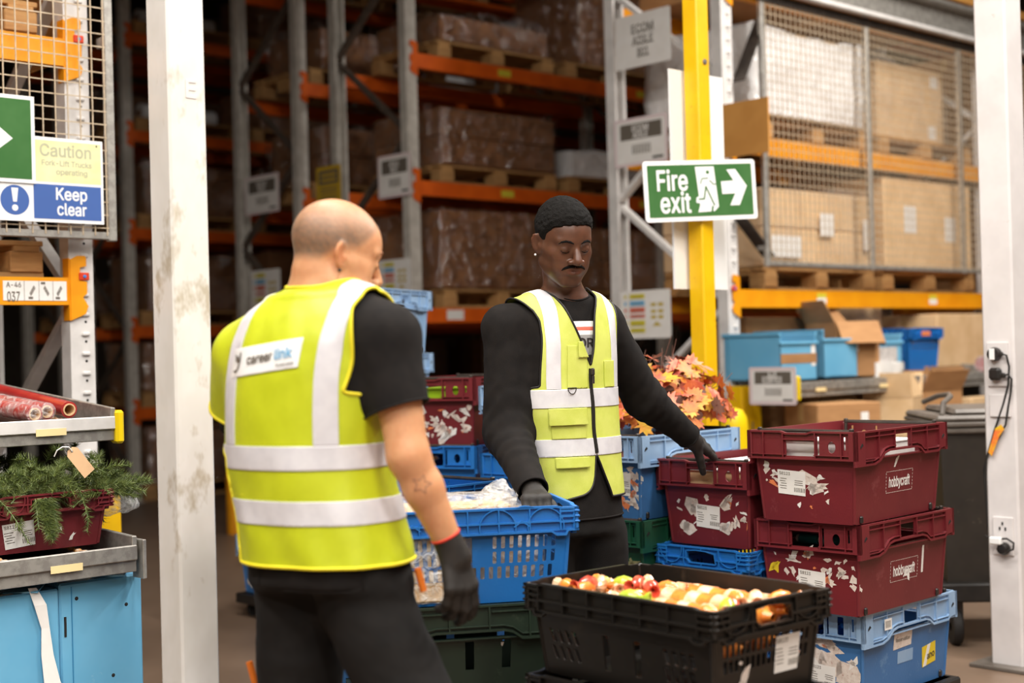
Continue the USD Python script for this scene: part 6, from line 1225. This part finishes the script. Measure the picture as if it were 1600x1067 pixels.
# autumn leaves
RL = np.random.default_rng(5)
maple = np.array([(0, -.5), (.06, -.2), (.32, -.3), (.26, -.12), (.52, .02), (.4, .08), (.5, .32), (.3, .24), (.22, .3), (.2, .52), (.1, .44), (0, .72)]); maple = np.vstack([maple, maple[::-1][1:-1] * [-1, 1]])
oval = np.array([(math.sin(t) * .3 * (1 + .2 * math.cos(t)), -math.cos(t) * .5) for t in np.linspace(0, 2 * np.pi, 15)[:-1]])
LM_ = [mat('leaf_' + n, a, b, scale=34, rough=.5) for n, a, b in (('coral', (218, 104, 82), (228, 140, 104)), ('orange', (206, 124, 50), (190, 96, 44)), ('yellow', (206, 164, 50), (212, 140, 56)), ('brown', (104, 62, 44), (84, 48, 36)), ('rust', (178, 70, 40), (196, 96, 50)))]
lf_ = thing('leaf_garland', 'bunch of artificial autumn leaves on dark twigs in the pale-rimmed blue crate', 'artificial leaves', (LEAF[0][0], LEAF[0][1], LEAF[0][2] + .2), 0)
ctr = np.array([.10, .10, .15]); toC = nrm(CAM - np.array([LEAF[0][0], LEAF[0][1], 1.1])); side = np.array([math.sin(LEAF[1] + math.pi / 2 * 0), 0, 0])
ex, ey = np.array([math.cos(LEAF[1]), math.sin(LEAF[1]), 0]), np.array([-math.sin(LEAF[1]), math.cos(LEAF[1]), 0])
base_leaf = [ext(Polygon(maple), .008), ext(Polygon(oval), .008)]
for k in range(270):
    u = nrm(RL.normal(size=3) + [0, 0, .5]); u[2] = abs(u[2]); rad = RL.uniform(.72, 1.05) if k < 215 else RL.uniform(.3, .8); p = ctr + rad * (ex * u[0] * .31 + ey * u[1] * .2 + np.array([0, 0, .235]) * u[2]) - np.array([0, 0, .03])
    w_ = nrm(ex * u[0] + ey * u[1] + np.array([0, 0, u[2] + .2])) + RL.normal(size=3) * .35 + toC * .35; n = nrm(w_); y_ = nrm(np.cross(n, RL.normal(size=3))); x_ = np.cross(y_, n)
    mp_ = k % 3 != 0; sz = RL.uniform(.058, .095) if mp_ else RL.uniform(.05, .075); m = base_leaf[0 if mp_ else 1].copy(); vv = m.vertices; zc = vv[:, 2].copy() * .1; curl = RL.uniform(-.3, .5); vv = np.stack([vv[:, 0], vv[:, 1], zc + .35 * np.abs(vv[:, 0]) * RL.uniform(-.6, 1) + curl * vv[:, 1] ** 2 * .6], 1) * sz; m.vertices = vv
    part(lf_, 'leaf', tf(m, p, x_, y_, n), LM_[int(RL.choice(5, p=[.3, .22, .13, .2, .15]))])
for k in range(22):
    u = nrm(RL.normal(size=3) + [0, 0, .6]); u[2] = abs(u[2]); q = ctr + 1.18 * (ex * u[0] * .28 + ey * u[1] * .18 + np.array([0, 0, .22]) * u[2]); P = [ctr * .5 + (q - ctr * .5) * t + RL.normal(size=3) * .012 * (t > .2) for t in np.linspace(0, 1, 7)]
    part(lf_, 'twig', tube(P, np.linspace(.003, .0012, 7), 5), LK + 'leaf_brown')
part(lf_, 'moss_base', tf(bx(0, 0, -.06, .5, .32, .15, .03), (0, 0, 0), ex, ey, (0, 0, 1)), LK + 'leaf_brown')
# fir garland
RG = np.random.default_rng(11); xG, yG = np.array([UX, UY, 0]), np.array([-UY, UX, 0])
g_ = thing('fir_garland', 'dark green artificial fir garland spilling over the shallow maroon crate', 'garland', (cG[0], cG[1], cG[2] + .13), YAW)
nv, stems = [], []
m_fir = mat('fir_needles', (104, 116, 54), (70, 86, 40), scale=60, rough=.5, c3=(150, 160, 104), s3=40, lo3=.6, hi3=.7)
for k in range(300):
    a = np.array([RG.uniform(-.42, .24), RG.uniform(-.31, .15), RG.uniform(.0, .12)]); dirn = nrm(np.array([a[0] * 1.2 + RG.normal() * .6, -.3 + RG.normal() * .6, .35 + RG.normal() * .45]))
    if k > 280: a = np.array([RG.uniform(.16, .24), RG.uniform(-.28, -.1), RG.uniform(.02, .08)]); dirn = nrm(np.array([1, -.3, RG.uniform(-.3, .3)]))
    if 265 < k <= 280: a = np.array([RG.uniform(-.06, .0), -.3, .03]); dirn = nrm(np.array([RG.normal() * .2, -.55, -1]))
    L = RG.uniform(.08, .13); P = [a + dirn * L * t + np.array([0, 0, -.05]) * t * t * (1 if k < 266 else .3) for t in np.linspace(0, 1, 6)]; stems.append(tube(P, .0022, 5))
    t = RG.random(120); b = a + dirn * L * t[:, None] + np.array([0, 0, -.05]) * (t * t * (1 if k < 266 else .3))[:, None]; rd = RG.normal(size=(120, 3)); rd -= dirn * (rd @ dirn)[:, None]; rd /= np.linalg.norm(rd, axis=1, keepdims=True)
    nd_ = dirn * .75 + rd; nd_ /= np.linalg.norm(nd_, axis=1, keepdims=True); s_ = np.cross(nd_, RG.normal(size=(120, 3))); s_ *= .0012 / np.linalg.norm(s_, axis=1, keepdims=True); c3 = np.cross(nd_, s_); ln_ = RG.uniform(.022, .036, 120) * (1.1 - .35 * t)
    nv.append(np.stack([b + s_, b - s_ * .5 + c3 * .8, b - s_ * .5 - c3 * .8, b + nd_ * ln_[:, None]], 1).reshape(-1, 3))
nv = np.vstack(nv); q4 = np.arange(len(nv) // 4)[:, None] * 4; nf = np.vstack([q4 + [0, 1, 3], q4 + [1, 2, 3], q4 + [2, 0, 3]])
part(g_, 'needles', trimesh.Trimesh(nv, nf, process=False), m_fir, smooth=False, kind='stuff'); part(g_, 'wire_stem', stems, m_fir, kind='stuff')
def tag_(name, label, p0, ang, strp):
    o = thing(name, label, 'tag', p0, YAW); c_, s_ = math.cos(ang), math.sin(ang); pl = Polygon([(-.052, -.021), (.036, -.021), (.048, -.01), (.048, .01), (.036, .021), (-.052, .021)]).difference(Point(.038, 0).buffer(.0035))
    part(o, 'tag_card', tf(ext(pl, .0012), (0, 0, 0), (c_, 0, s_), (-s_, 0, c_), (0, -1, 0)), mat('tag_card', (232, 190, 146), rough=.6) if (LK + 'tag_card') not in used else LK + 'tag_card'); used[LK + 'tag_card'] = 1
    part(o, 'string', tube([(c_ * .038 + x, -.002 + y, s_ * .038 + z) for x, y, z in strp], .0022, 6), m_paper)
tag_('paper_tag', 'cream paper tag tilted on top of the fir garland', at(124, 720, 4.30), math.radians(128), [(0, 0, 0), (-.012, -.004, .014), (-.03, 0, .016), (-.045, .006, .006), (-.05, .015, -.012)])
tag_('paper_tag', 'cream paper tag hanging level at the left edge of the photo', at(9, 814, 4.33), math.radians(5), [(0, 0, 0), (.012, -.005, -.008), (.016, -.006, -.05), (.028, -.006, -.062), (.036, -.004, -.05), (.03, -.002, -.02), (.012, .004, .006)])
o = thing('clear_bag', 'puffed clear bag at the right end of the garland crate', 'bag', at(172, 790, 4.5), YAW); bg2 = trimesh.creation.icosphere(3, 1.0); v = bg2.vertices * [.1, .06, .03]; v += (meshkit.fbm(v * 40, 3, 9)[:, None] - .5) * .03; bg2.vertices = v; part(o, 'bag_body', bg2, m_filmw2, smooth=True)
